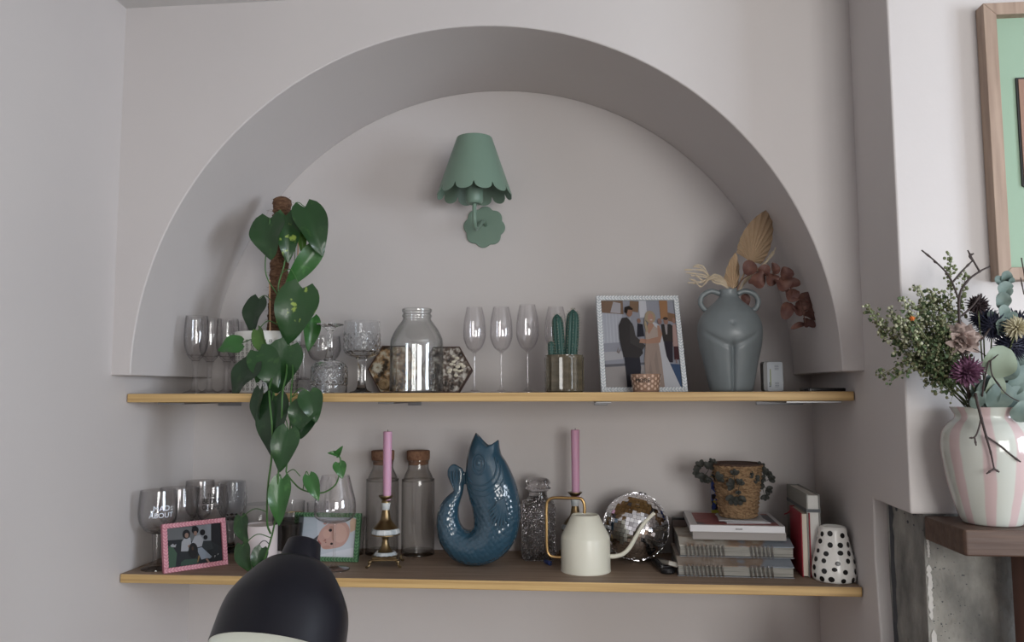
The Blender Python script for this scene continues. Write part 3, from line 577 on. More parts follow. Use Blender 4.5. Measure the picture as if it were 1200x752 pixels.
wed += [((.20, .13, .09), [(0, .86), (.30, .84), (.30, 1), (0, 1)]), ((.40, .39, .42), [(.12, .86), (.26, .85), (.27, .97), (.17, .99)]), ((.22, .14, .09), [(.38, .88), (.50, .86), (.52, .99), (.40, 1)]), ((.56, .57, .62), [(.52, .8), (.62, .8), (.62, 1), (.52, 1)]),
 ((.34, .18, .09), [(.80, .78), (.90, .78), (.91, 1), (.80, 1)]), ((.22, .13, .08), [(.90, .76), (1, .74), (1, .84), (.90, .86)]), ((.42, .42, .45), [(0, .30), (.25, .32), (.25, .41), (0, .40)]), ((.13, .13, .15), [(0, .23), (.6, .26), (.6, .285), (0, .26)]), ((.33, .31, .31), [(0, 0), (.6, 0), (.6, .25), (0, .23)]), ((.045, .08, .16), [(.70, 0), (1, 0), (1, .26), (.70, .27)]),
 ((.20, .17, .17), [(.17, .40), (.20, .46), (.19, .40), (.24, .45), (.20, .38)]),
 ((.02, .02, .03), [(.46, .57), (.56, .58), (.55, .72), (.48, .73)]), ((.26, .15, .12), ell(.50, .76, .025, .028)), ((.02, .02, .03), [(.60, .60), (.62, .60), (.62, .70), (.60, .70)]),
 ((.035, .03, .028), [(.80, .52), (.99, .50), (.98, .68), (.92, .72), (.80, .72)]), ((.33, .30, .31), [(.85, .60), (.87, .60), (.885, .73), (.84, .73)]), ((.30, .17, .13), ell(.865, .755, .032, .04)), ((.05, .035, .03), ell(.865, .785, .033, .018)), ((.025, .02, .03), [(.84, .28), (.91, .28), (.93, .52), (.82, .52)]),
 ((.40, .27, .25), [(.93, .46), (1.0, .46), (1.0, .72), (.95, .71)]), ((.30, .17, .13), ell(.975, .76, .022, .035)), ((.06, .02, .025), [(.93, .31), (1.0, .31), (1.0, .46), (.94, .46)]), ((.26, .15, .13), [(.95, .27), (.965, .27), (.96, .32), (.95, .32)]), ((.26, .15, .13), ell(.78, .75, .03, .035)),
 ((.022, .022, .032), [(.28, 0), (.44, 0), (.48, .22), (.47, .38), (.27, .38)]), ((.038, .034, .035), [(.26, .34), (.46, .33), (.52, .38), (.51, .48), (.43, .60), (.41, .72), (.34, .80), (.27, .79), (.22, .70), (.22, .55)]), ((.055, .05, .05), [(.36, .50), (.52, .42), (.56, .47), (.44, .58), (.42, .70), (.37, .72)]),
 ((.30, .17, .12), ell(.375, .86, .045, .055)), ((.02, .014, .012), [(.31, .86), (.32, .92), (.38, .935), (.43, .90), (.42, .885), (.36, .89), (.345, .84)]), ((.45, .45, .47), [(.33, .795), (.38, .785), (.40, .76), (.35, .79)]),
 ((.50, .51, .55), [(.68, .75), (.78, .70), (.83, .35), (.97, .02), (.99, 0), (.62, 0), (.66, .4)]), ((.33, .255, .22), [(.53, .0), (.77, 0), (.76, .30), (.74, .52), (.57, .52), (.53, .30)]), ((.40, .33, .29), [(.57, .50), (.73, .50), (.75, .66), (.70, .70), (.62, .60), (.59, .66), (.57, .62)]),
 ((.38, .22, .16), [(.48, .50), (.60, .49), (.76, .50), (.80, .60), (.77, .70), (.74, .70), (.74, .57), (.60, .54), (.50, .55)]), ((.38, .22, .16), [(.59, .66), (.62, .60), (.70, .70), (.67, .74), (.63, .74)]), ((.36, .29, .20), ell(.655, .80, .072, .075)), ((.36, .29, .20), [(.58, .80), (.62, .64), (.585, .62), (.565, .72)]), ((.42, .25, .19), ell(.66, .79, .038, .052)), ((.55, .5, .48), ell(.665, .765, .018, .008, 8)), ((.28, .22, .19), [(.60, .06), (.63, .1), (.61, .3), (.585, .2)]), ((.28, .22, .19), [(.68, .1), (.72, .16), (.70, .42), (.66, .3)])]
FW = mat('white woven frame', (.72, .74, .76), .35); FW2 = mat('white braid', (.80, .82, .84), .3); 
yW = .19; pBL, pBR = X(704.5, yW), X(808, yW)
photo_frame('photo_frame', 'white braided frame with wedding couple photo beside the grey vase', ((pBL+pBR)/2, yW+.012, Z1), R(6), 19, (pBR-pBL)*1.0, Hh(750, 345, yW+.08, Z1)/cos(R(19)), .0135, mat('pale blue grey frame base', (.48, .52, .55), .45), FW2, wed, 2, .0085, BLK)
fam = [((.19, .20, .21), [(0, 0), (1, 0), (1, 1), (0, 1)]), ((.33, .36, .40), [(.55, .55), (.80, .55), (.82, 1), (.5, 1)]), ((.012, .012, .016), [(.80, .35), (1, .25), (1, 1), (.82, 1)]), ((.02, .024, .03), [(0, .70), (.30, .68), (.30, .0), (0, 0)]), ((.022, .026, .03), [(.2, 0), (1, 0), (1, .35), (.80, .55), (.55, .60), (.2, .62)]), ((.04, .05, .055), [(.60, .30), (.84, .34), (.80, .56), (.62, .58)]),
 ((.07, .14, .09), [(.0, .0), (.13, .0), (.17, .34), (.10, .52), (.02, .56)]), ((.012, .012, .015), [(.50, .86), (.56, .92), (.53, 1), (.46, .97)]), ((.012, .012, .015), ell(.65, .80, .05, .08)), ((.012, .012, .015), ell(.70, .66, .04, .06)), ((.05, .10, .07), [(.22, .0), (.55, .02), (.52, .14), (.30, .16), (.23, .10)]),
 ((.52, .54, .58), [(.24, .38), (.26, .62), (.32, .72), (.42, .70), (.44, .45), (.36, .36)]), ((.02, .014, .012), ell(.35, .80, .07, .12)), ((.38, .24, .19), ell(.355, .77, .035, .065)), ((.52, .54, .58), [(.44, .56), (.50, .72), (.60, .74), (.66, .60), (.62, .44), (.50, .42)]), ((.02, .014, .012), ell(.515, .88, .065, .10)), ((.38, .24, .19), ell(.515, .80, .032, .06)),
 ((.36, .42, .50), [(.52, .40), (.62, .42), (.80, .14), (.76, .10), (.70, .12), (.60, .10)]), ((.38, .24, .19), [(.68, .10), (.71, .11), (.76, .0), (.72, 0)]), ((.38, .24, .19), [(.36, .50), (.46, .56), (.48, .50), (.38, .44)]), ((.01, .009, .008), ell(.46, .36, .085, .20)), ((.07, .035, .02), ell(.45, .42, .02, .05)), ((.30, .20, .08), [(.52, .05), (.54, .05), (.58, .2), (.55, .22)]), ((.5, .5, .52), [(.90, .15), (.93, .19), (.91, .20)]), ((.5, .5, .52), [(.84, .10), (.87, .15), (.85, .17)]), ((.5, .52, .55), [(.05, .56), (.10, .60), (.12, .56), (.16, .58), (.14, .50), (.07, .52)])]
FP = mat('pink frame base', (.50, .19, .24), .45); FP2 = mat('pink braid', (.70, .34, .39), .35)
pL, pR = Vector((.120, .080)), Vector((.238, .205)); wv = pR-pL; wl = wv.length
photo_frame('photo_frame', 'pink braided frame with photo of two women and dog on sofa', ((pL.x+pR.x)/2, (pL.y+pR.y)/2, Z2+.0005), math.atan2(wv.y, wv.x), 13, wl, .128, .0125, FP, FP2, fam, 2, .0085, BLK)
baby = [((.50, .54, .60), [(0, 0), (1, 0), (1, 1), (0, 1)]), ((.42, .47, .53), [(0, .3), (.35, .45), (.30, 1), (0, 1)]), ((.40, .46, .52), [(.05, .5), (.12, .62), (.3, .66), (.14, .68), (.06, .6)]), ((.40, .46, .52), [(.1, .75), (.2, .8), (.34, .74), (.2, .84), (.1, .8)]), ((.55, .40, .30), [(.90, .62), (1, .70), (1, .95), (.92, 1), (.88, .9)]), ((.60, .62, .68), [(.3, 0), (1, 0), (1, .25), (.6, .12)]),
 ((.05, .05, .06), [(.26, .42), (.36, .54), (.38, .48), (.30, .36)]), ((.50, .32, .28), sm([(.34, .43), (.40, .68), (.52, .84), (.65, .90), (.80, .88), (.885, .72), (.88, .5), (.80, .30), (.66, .22), (.48, .19), (.41, .28), (.34, .43)], 4)[:-1]), ((.57, .38, .33), ell(.72, .60, .13, .24, 20, .1)), ((.56, .36, .31), ell(.50, .58, .07, .12, 16, .1)), ((.44, .26, .22), ell(.52, .24, .07, .04, 12, .1)), ((.40, .24, .20), sm([(.53, .74), (.56, .78), (.62, .76), (.62, .70), (.64, .42), (.60, .44), (.59, .6), (.56, .72)], 2)), ((.02, .02, .025), ell(.56, .67, .028, .040)), ((.04, .03, .03), ell(.60, .33, .024, .030)), ((.45, .24, .21), [(.44, .40), (.50, .46), (.50, .36)]), ((.06, .02, .02), ell(.485, .42, .010, .012)), ((.06, .02, .02), ell(.50, .36, .010, .010)), ((.30, .10, .10), [(.36, .44), (.385, .40), (.43, .32), (.415, .31), (.37, .37)]), ((.45, .24, .21), ell(.46, .84, .03, .03))]
FG = mat('green frame base', (.045, .13, .06), .45); FG2 = mat('green weave', (.13, .27, .14), .35)
gL, gR = onL = (X(343, .285, 655), X(420, .27, 655))
photo_frame('photo_frame', 'green braided frame with sideways baby photo behind the wine glass', ((gL+gR)/2, .262, Z2+.0005), R(-2), 12, gR-gL, .134, .0125, FG, FG2, baby, 2, .0085, BLK)
# tea light holder
YT = .155; t = thing('candle_holder', 'small amber checkered glass candle holder in front of wedding photo', 'candle holder', (X(757, YT), YT, Z1)); k_ = mpp(YT); hT = 20.5*k_; rT0, rT1 = 14.8*k_, 17.6*k_
AMB = mat('amber brown glass', (.30, .19, .135), .15, coat=.5)
body = MB().lathe(shell([(rT0, 0), (rT0*1.01, .002), (rT1, hT)], .002, .003), 48).build('cup', AMB, t)
mb = MB(); NK = 24
for r_ in range(6):
    for k in range(NK):
        if (k+r_) % 2: continue
        z0, z1 = .005+r_*.0066, .005+(r_+1)*.0066; A = []
        for i in range(10):
            a = 2*pi*i/10; zz = (z0+z1)/2+.0039*sin(a); rr2 = rT0+(rT1-rT0)*zz/hT+.0005; an = 2*pi*(k+.5)/NK+.0036*cos(a)/rr2; A.append((rr2*cos(an), rr2*sin(an), zz))
        mb.add(A, [tuple(range(10))])
mb.build('dot_pattern', mat('peach dots', (.60, .43, .33), .35), body)
mb = MB(); wrap_text(mb, 'MORE', .0150, lambda z: rT0+(rT1-rT0)*z/hT+.0008, .0245, -pi/2-.12-math.atan2(.35, 2)); mb.build('lettering', mat('black print', (.01, .01, .01), .5), body, smooth=False)
MB().lathe([(0, .0035), (.024, .0035), (.024, .02), (0, .021)], 24).build('wax', mat('candle wax', (.55, .45, .35), .5, sss=.2), t)
# ------------------------------------------------------------------ torso vase
YV = .21; VX = X(857, YV); k_ = mpp(YV); t = thing('body_vase', 'grey ceramic vase shaped like a nude torso with two handles', 'vase', (VX, YV, Z1))
GREYC = mat('blue grey ceramic', (.165, .19, .20), .42, coat=.12)
pv = [(0, 0), (22.5, 0), (24.3, 2.5), (27, 15), (31, 35), (35, 52), (36.5, 66), (35.5, 78), (31, 88), (24, 96), (16, 103), (11.5, 108), (10.2, 112), (10.5, 116.5), (9.6, 117.5)]
pf = smp([(r*k_, z*k_) for r, z in pv[1:]], 7); nb = len(pf)
pr = [(0, 0)]+pf+[(8.2*k_, 117*k_), (8*k_, 108*k_), (0, 100*k_)]
FA = -pi/2-.05
def torso(a, i, z):
    if i == 0 or i > nb: return 1
    ph_ = (a-FA+pi) % (2*pi)-pi; zz = z/k_; s = 1.0
    s += .16*exp(-(ph_/.75)**2)*exp(-((zz-66)/13)**2)*0.55
    s -= .15*exp(-(ph_/.075)**2)*(1 if zz < 52 else exp(-((zz-52)/3)**2))
    s += .07*exp(-((abs(ph_)-.42)/.33)**2)*exp(-((zz-36)/24)**2)
    c = 50+19*abs(ph_)**1.15
    s -= .075*exp(-((zz-c)/2.6)**2)*exp(-(ph_/.78)**4)
    s -= .09*exp(-(ph_/.07)**2)*exp(-((zz-76)/1.8)**2)
    return s
MB().lathe(pr, 180, rf=torso, M=Matrix.Diagonal((1, .86, 1, 1))).build('vessel', GREYC, t, angle=60)
for s_ in (-1, 1):
    hp_ = [(s_*10*k_, 0, 112*k_), (s_*18*k_, 0, 115*k_), (s_*28*k_, 0, 112*k_), (s_*33*k_, 0, 104*k_), (s_*30*k_, 0, 95*k_), (s_*23*k_, 0, 92*k_)] if s_ > 0 else [(-10*k_, 0, 112.5*k_), (-20*k_, 0, 115.5*k_), (-30*k_, 0, 110*k_), (-32*k_, 0, 101*k_), (-27*k_, 0, 94*k_), (-22*k_, 0, 93*k_)]
    MB().tube(sm(hp_, 6), .0072, 14).build('handle', GREYC, t)
# dried stems in the vase (each its own thing)
def T3(px, py, Y): return at(px, py, Y)
PALM = mat('dried palm tan', (.33, .235, .15), .75, bump=('noise', (60, 60, 60), .3, .002)); PALM2 = mat('dried palm darker', (.25, .17, .11), .8)
def palm(label, stem_pts, outline_fn, base, tip, halfw, Y, npl, m):
    b = T3(*base, Y); tp = T3(*tip, Y+.02); t_ = thing('dried_palm_leaf', label, 'dried leaf', b, 0, 'dried palm spears in the torso vase'); ax = tp-b; L_ = ax.length; ax.normalize(); nrm = Vector((.25, -1, .1)); nrm = (nrm-ax*nrm.dot(ax)).normalized(); sd = ax.cross(nrm)
    mb = MB(); vs = []; rows = []
    NR = npl*2; NJ = 8
    for i in range(NR+1):
        u = i/NR*2-1; ang = u*1.32; zig = (.0022 if i % 2 else -.0022)
        ln = L_*outline_fn(u); row = []
        for j in range(NJ+1):
            q = j/NJ; d = ax*cos(ang)+sd*sin(ang)*halfw; p = d*(ln*q)+nrm*(zig*(q*1.8)*(1 if j < NJ else .6))+nrm*(-.018*q*q*abs(u)); row.append(len(vs)); vs.append(p)
        rows.append(row)
    fs = [(rows[i][j], rows[i][j+1], rows[i+1][j+1], rows[i+1][j]) for i in range(NR) for j in range(NJ)]
    n_ = len(vs); vs += [v+nrm*-.0006 for v in vs]; fs += [tuple(x+n_ for x in f_[::-1]) for f_ in fs]
    mb.add(vs, fs); mb.build('blade', m, t_, angle=12)
    mb = MB(); mb.tube(sm([T3(*q)-b for q in stem_pts], 5), .0024, 8); mb.build('stalk', m, t_)
palm('large pleated dried palm spear pointing up out of the torso vase', [(862, 345, YV), (870, 325, YV-.005), (877, 310, YV-.01), (879, 305, YV-.01)], lambda u: (1-.62*abs(u)**.85)*(1 if u < 0 else .96), (879, 307), (903, 243), .62, YV-.01, 13, PALM)
palm('small pale dried palm spear standing low in the torso vase', [(857, 345, YV), (859, 338, YV-.01), (860, 333, YV-.01)], lambda u: (1-.55*abs(u)**.8), (859, 338), (862, 295), .42, YV-.012, 8, mat('pale dried palm', (.42, .30, .19), .75))
EUC = mat('dried red brown eucalyptus', (.095, .040, .034), .6, var=((40, 40, 40), (.16, .075, .055), .4, .65)); TW = mat('thin brown twig', (.12, .06, .045), .7)
b0 = T3(862, 342, YV); t = thing('eucalyptus_branch', 'red-brown dried eucalyptus branch drooping right from torso vase', 'dried branch', b0)
br = [(862, 345), (868, 330), (880, 321), (893, 318), (905, 322), (918, 330), (929, 340), (936, 350), (940, 362), (944, 378)]
mb = MB(); mb.tube(sm([T3(x, y, YV-.01-.004*i)-b0 for i, (x, y) in enumerate(br)], 5), .0014, 6); mb.build('twig', TW, t)
for (bx, by, tx, ty, w_, nx) in ((879, 326, 895, 333, 20, .2), (881, 322, 876, 306, 14, -.3), (893, 322, 899, 311, 12, 0), (900, 320, 905, 333, 16, .5), (905, 318, 913, 314, 14, .3), (912, 325, 921, 339, 20, .3), (915, 324, 929, 318, 14, -.2), (924, 334, 937, 330, 11, .4), (926, 338, 929, 352, 14, .1), (932, 343, 925, 350, 14, .5), (936, 346, 955, 354, 13, .2), (935, 352, 946, 362, 13, -.3), (932, 357, 940, 368, 14, .1), (940, 360, 957, 363, 11, .4), (925, 354, 920, 372, 13, 0), (942, 367, 956, 372, 10, .3), (944, 378, 955, 381, 9, 0), (943, 379, 929, 383, 6, .2), (944, 372, 946, 382, 8, .3)):
    mb = MB(); leafgeo(mb, T3(bx, by, YV-.03)-b0, T3(tx, ty, YV-.045)-b0, w_*1.15*k_, (nx, -1, .4), .45, .35, .0, rnd_=True); mb.build('leaf', EUC, t, angle=80)
for (bx, by, tx, ty, w_, nx) in ((871, 345, 878, 360, 12, .2), (872, 352, 868, 366, 9, .2)):
    mb = MB(); leafgeo(mb, T3(bx, by, YV+.015)-b0, T3(tx, ty, YV+.02)-b0, w_*k_, (nx, -1, .4), .3, .2, .02); mb.build('leaf', EUC, t, angle=80)
BL = mat('bleached dried grass', (.50, .42, .31), .8)
t = thing('dried_strands', 'bleached papery dried strands leaning left from torso vase', 'dried stems', b0)
for k in range(9):
    y_ = 309+k*2.6; mb = MB(); pts = [T3(856, 342, YV)-b0, T3(848, 334-k*.9, YV-.01)-b0, T3(836, 330-k*1.2+rnd.random()*4, YV-.015-.003*k)-b0, T3(820+rnd.random()*6, y_+7-rnd.random()*6, YV-.02)-b0, T3(802+rnd.random()*14, y_+rnd.random()*4, YV-.03)-b0]
    q = sm(pts, 6); mb.tube(q, [.0007+.0019*abs(sin(i*.8+k)) for i in range(len(q))], 6, flat=.35); mb.build('strand', BL, t)
for k in range(5):
    mb = MB(); q = sm([T3(866, 342, YV)-b0, T3(876, 330-rnd.random()*8, YV+.01)-b0, T3(890+k*3, 315-k*3, YV+.01)-b0, T3(897+k*3, 306-k*4, YV+.02)-b0], 6); mb.tube(q, [.001+.0018*abs(sin(i*.7+k)) for i in range(len(q))], 6, flat=.35); mb.build('strand', BL, t)
# small grey device box and black phone
YD = .22; kd = mpp(YD); t = thing('electric_adapter', 'small silver-grey device with rounded corners right of torso vase', 'device', (X(907, YD), YD, Z1), R(4))
def rrect(w_, h_, r_, n_=6): return [(sx*(w_/2-r_)+r_*cos(a), h_/2+sz*(h_/2-r_)+r_*sin(a)) for sx, sz, a0 in ((1, 1, 0), (-1, 1, pi/2), (-1, -1, pi), (1, -1, 3*pi/2)) for a in [a0+pi/2*i/n_ for i in range(n_+1)]]
DV = mat('silver grey plastic', (.40, .43, .47), .35)
cs = MB().prism(rrect(23*kd, 34*kd, .007), 0, .028).build('case', mat('mid grey casing', (.20, .20, .20), .4), t, bevel=.0015)
plate = MB().prism([(x+.004, z+.0008) for x, z in rrect(17.5*kd, 33*kd, .005)], -.0012, 0).build('label_plate', DV, t)
mb = MB(); mb.box(-.010, -.007, -.0016, -.0012, .016, .060); mb.build('colour_strip', mat('olive green strip', (.23, .27, .12), .5), plate, smooth=False)
mb = MB()
for z0, z1 in ((.012, .016), (.018, .020), (.021, .024)): mb.box(-.0125, -.0075, -.0016, -.0012, z0, z1)
for x0, z0 in ((.003, .058), (.003, .012)):
    for i in range(4): mb.box(x0, x0+.011, -.0016, -.0012, z0+i*.0036, z0+i*.0036+.0012)
mb.build('print_marks', mat('grey print', (.13, .14, .16), .5), plate, smooth=False)
BP = mat('black glossy plastic', (.010, .010, .012), .25, coat=.3)
t = thing('mobile_phone', 'flat black phone lying at the right end of upper shelf', 'phone', (X(966, .16), .175, Z1), R(3))
MB().prismz([(x, z-.035) for x, z in rrect(.100, .070, .008)], 0, .008).build('case', BP, t, bevel=.0015)
MB().prismz([(x, z-.032) for x, z in rrect(.094, .064, .006)], .008, .0084).build('screen', mat('black screen', (.006, .006, .008), .08), t)

# ================================================================== LOWER SHELF
def LX_(px, Y, py=655): return at(px, py, Y).x
k2 = mpp(.25)
def beer_goblet(label, px, Y, H, rb, lines=None, lm=None, cut=False, ang=None):
    t = thing('beer_goblet', label, 'glass', (LX_(px, Y), Y, Z2), 0, 'beer goblets at the left end of lower shelf')
    hb = H*.44; bo = smp([(.010, hb), (rb*.55, hb+.008), (rb*.88, hb+.028), (rb, hb+.052), (rb*.99, hb+.08), (rb*.93, H)], 8); nb = len(bo)
    inn = [(max(r-.0022, 0), z+(.005 if i < 10 else 0)) for i, (r, z) in enumerate(bo)]
    rf = cut_rf(14, hb+.01, H-.03, .024, .05) if cut else (lambda a, i, z: 1)
    bw = MB().lathe([(0, hb)]+bo+inn[::-1]+[(0, inn[0][1])], 112 if cut else 56, rf=lambda a, i, z: rf(a, i, z) if 0 < i <= nb else 1).build('bowl', CUTG if cut else SMOKEG, t, angle=18 if cut else 40)
    s = smp([(.038, .0012), (.036, .004), (.020, .010), (.010, .022), (.0095, .045), (.0115, hb*.75), (.013, hb+.003)], 5)
    MB().lathe([(0, 0), (.038, 0)]+s+[(0, hb+.003)], 28, rf=lambda a, i, z: 1+(.10*abs(cos(a*4)) if z > .014 and cut else 0)).build('stem', CUTG if cut else SMOKEG, t, angle=25 if cut else 40)
    if lines:
        def rr(z):
            for (r1, z1), (r2, z2) in zip(bo, bo[1:]):
                if z1 <= z <= z2: return r1+(r2-r1)*(z-z1)/max(1e-6, z2-z1)
            return bo[-1][0]
        mb = MB()
        for i, (tx, sz, zz) in enumerate(lines): wrap_text(mb, tx, sz, rr, zz, ang)
        mb.build('lettering', lm, bw, smooth=False)
    return t
WP = mat('white glass print', (.78, .84, .95), .5); KP = mat('black glass print', (.012, .012, .012), .5)
beer_goblet('beer goblet furthest left on lower shelf with white MAD ABOUT print', 183, .138, Hh(183, 574, .138, Z2), .050, [('MAD', .020, .160), ('ABOUT', .019, .142)], WP, ang=-.88)
beer_goblet('plain beer goblet directly behind the pink photo frame', 207, .240, Hh(205, 571, .24, Z2), .054)
beer_goblet('tall beer goblet standing at the back behind the lettered goblets', 232, .392, Hh(232, 563, .392, Z2), .044)
beer_goblet('beer goblet with black BEERS ON ME print above the pink frame', 247, .290, Hh(247, 569, .29, Z2), .044, [('THE', .014, .178), ('BEERS', .020, .160), ('ON ME', .017, .143)], KP, ang=-1.2)
beer_goblet('cut crystal goblet with diamond pattern right of the lettered goblets', 270, .385, Hh(270, 564, .385, Z2), .043, cut=True)
# white candle in glass, dark jar, small tumblers behind
YG = .24; t = thing('candle_jar', 'glass with a white label behind the trailing plant on lower shelf', 'candle jar', (LX_(305, YG), YG, Z2)); kk = mpp(YG)
MB().lathe(shell([(19*kk, 0), (19.3*kk, .002), (19.3*kk, Hh(305, 590, YG, Z2))], .002), 48).build('jar', GLASS, t)
hl = Hh(305, 614, YG, Z2); MB().lathe([(0, .004), (17.8*kk, .004), (17.8*kk, hl*.96), (0, hl*.96)], 40).build('wax', mat('white wax', (.72, .66, .64), .5), t)
lb = MB().lathe([(19.5*kk, .006), (19.5*kk, hl)], 48, cap=False).build('paper_label', mat('pinkish white label', (.70, .62, .62), .6), t)
mb = MB(); mb.tube([Vector((19.8*kk*cos(a), 19.8*kk*sin(a), .055+.012*sin((a+1.3)*5))) for a in [-1.55+.03*i for i in range(30)]], .0012, 5); mb.tube([Vector((19.8*kk*cos(a), 19.8*kk*sin(a), .018)) for a in [-1.75+.03*i for i in range(14)]], .0007, 5); mb.build('ink_marks', KP, lb)
YK = .29; t = thing('dark_candle_jar', 'smoky dark glass jar with silver band left of green frame', 'candle jar', (LX_(337, YK), YK, Z2)); kk = mpp(YK); hk = Hh(337, 603, YK, Z2)
MB().lathe(shell([(17.5*kk, 0), (18*kk, .003), (18*kk, hk)], .002), 40).build('jar', glassmat('dark smoke glass', (.42, .41, .40), (.15, .15, .15)), t)
MB().lathe([(0, .003), (16.4*kk, .003), (16.4*kk, hk*.82), (0, hk*.82)], 32).build('wax', mat('dark wax', (.07, .06, .055), .5), t)
MB().lathe([(18.2*kk, .018), (18.2*kk, .030)], 40, cap=False).build('band', mat('silver band', (.6, .6, .58), .25, 1), t)
def tumbler(label, px, Y, top, rpx, ribs=0, m=GLASS, name='tumbler'):
    t = thing(name, label, 'glass', (LX_(px, Y), Y, Z2)); kk = mpp(Y); h = Hh(px, top, Y, Z2)
    pr = [(rpx*.80*kk, 0), (rpx*.82*kk, .003)]+[((rpx*(.82+.18*i/24))*kk*(1+(.02*sin(i*pi/2) if ribs and 4 < i < 18 else 0)), .003+(h-.003)*i/24) for i in range(1, 25)]
    b = MB().lathe(shell(pr, .0018), 40).build('bowl', m, t); return t, h, kk
tb, h_, kk = tumbler('clear tumbler with gilt rim band standing behind the dark jar', 342, .385, 587, 14)
MB().lathe([(13.2*kk, h_*.72), (13.4*kk, h_*.76)], 32, cap=False).build('gilt_band', mat('gilt', (.6, .42, .12), .25, 1), tb)
tumbler('plain clear tumbler between dark jar and wine glass', 371, .38, 588, 12.5)
tumbler('ribbed clear tumbler half hidden behind the green frame', 416, .37, 605, 11.5, 1, SMOKE)
# large wine glass
YW = .165; WX = LX_(391.5, YW, 664); kk = mpp(YW); t = thing('wine_glass', 'large wine glass standing in front of the green baby photo frame', 'glass', (WX, YW, Z2))
zt_ = Hh(391, 557, YW, Z2); zb_ = Hh(391, 612.5, YW, Z2); zm = Hh(391, 598, YW, Z2)
bo = smp([(.004, zb_), (.032, zb_+.003), (23*kk, zb_+.018), (24.3*kk, zm+.004), (23.4*kk, zm+.030), (19.5*kk, zt_-.030), (16.3*kk, zt_)], 8); inn = [(max(r-.0013, 0), z+(.004 if i < 10 else 0)) for i, (r, z) in enumerate(bo)]
MB().lathe([(0, zb_)]+bo+inn[::-1]+[(0, inn[0][1])], 64).build('bowl', IRID, t)
s = smp([(18.3*kk, .0008), (17*kk, .0028), (.016, .007), (.005, .017), (.0036, .03), (.0036, zb_-.015), (.0055, zb_+.001)], 5)
MB().lathe([(0, 0), (18.3*kk, 0)]+s+[(0, zb_+.001)], 40).build('stem', IRID, t)
# cork-stoppered bottles
CORK = mat('cork', (.23, .125, .075), .9, var=((120, 120, 120), (.13, .06, .035), .45, .7), bump=('noise', (200, 200, 200), .6, .002))
def carafe(label, px, Y):
    t = thing('corked_bottle', label, 'bottle', (LX_(px, Y, 647), Y, Z2), 0, 'cork-stoppered bottles'); kk = mpp(Y)
    H = Hh(px, 541, Y, Z2); o_ = [(17.5*kk, 0), (19*kk, .004), (19.2*kk, .012), (19.2*kk, H-.066), (18.5*kk, H-.056), (15.5*kk, H-.036), (12.8*kk, H-.022), (12.3*kk, H-.012), (12.3*kk, H), (12.9*kk, H+.001), (12.9*kk, H+.006)]
    MB().lathe(shell(smp(o_, 4), .002), 56, rf=lambda a, i, z: 1+(.004*cos(a*28) if z < H-.05 else 0)).build('bottle', SMOKE, t)
    MB().lathe([(0, H-.008), (11.5*kk, H-.008), (12*kk, H+.005), (13.3*kk, H+.0075), (13.6*kk, H+.032), (13*kk, H+.034), (0, H+.034)], 32).build('cork', CORK, t, bevel=.001); return t
carafe('cork-stoppered glass bottle standing behind the pink candle', 447.5, .385); carafe('cork-stoppered glass bottle between pink candle and blue fish jug', 489.5, .385)
# candlesticks
BRASS = mat('aged brass', (.26, .19, .10), .34, 1, var=((40, 40, 40), (.16, .11, .06), .4, .7)); MOP = mat('mother of pearl', (.58, .60, .60), .22, coat=.6, var=((60, 60, 25), (.36, .40, .42), .40, .60)); PINKC = mat('dusty pink wax', (.58, .32, .46), .5, sss=.12)
def candlestick(label, px, Y, py):
    t = thing('candlestick', label, 'candlestick', (LX_(px, Y, py), Y, Z2), R(8), 'brass and pearl candlesticks'); kk = mpp(.24)
    mb = MB(); w_ = .039; mb.box(-w_, w_, -w_, w_, .017, .022); mb.box(-w_*.86, w_*.86, -w_*.86, w_*.86, .022, .026); mb.build('base_plate', BRASS, t, smooth=False, bevel=.001)
    for sx in (-1, 1):
        for sy in (-1, 1):
            q = sm([(sx*w_*.80, sy*w_*.80, .018), (sx*w_*.98, sy*w_*.98, .015), (sx*w_*1.0, sy*w_*1.0, .008), (sx*w_*1.10, sy*w_*1.10, .0035), (sx*w_*1.2, sy*w_*1.2, .0035)], 4); mb = MB(); mb.tube(q, [.0045]*4+[.0036]*5+[.0028]*4+[.0032]*(len(q)-13), 8); mb.ball((sx*w_*.98, sy*w_*.98, .015), .0055, 8, 6); mb.build('foot', BRASS, t)
    mb = MB(); mb.lathe(smp([(.036, .026), (.030, .030), (.020, .038), (.012, .050), (.0085, .064), (.010, .074), (.022, .079), (.040, .082)], 5)+[(.040, .085)], 40); mb.lathe([(.035, .0995), (.032, .103)]+smp([(.024, .112), (.015, .124), (.0115, .140), (.010, .150)], 4), 40)
    mb.lathe([(.0125, .1695), (.012, .173), (.010, .176), (.014, .180), (.0205, .187), (.0205, .189), (.0125, .189)], 36); mb.build('stem', BRASS, t)
    for z0, z1, r1, r2 in ((.0262, .036, .0345, .027), (.085, .0995, .040, .0365), (.150, .1695, .0105, .0125)):
        MB().lathe([(r1*1.0, z0), (r2 if z0 < .05 else r1*1.01, z1)] if z0 < .05 else [(r1*.98, z0), (r1*1.03, z0+.002), (r2*1.03, z1-.002), (r2*.96, z1)], 12 if z0 > .05 else 14).build('pearl_inlay', MOP, t, smooth=False)
    return t
def taper(label, px, Y, py, ptop, seed):
    h0 = .176; H = Hh(px, ptop, Y, Z2); t = thing('taper_candle', label, 'candle', (LX_(px, Y, py), Y, Z2+h0), 0, 'pink candles'); l = H-h0
    MB().lathe([(0, .0005), (.0105, .0005), (.0112, .01), (.0124, l-.004), (.0115, l-.001), (.004, l-.002), (0, l-.002)], 28).build('wax', PINKC, t)
    MB().tube([(0, 0, l-.004), (.0004, 0, l+.004)], .0009, 6).build('wick', KP, t)
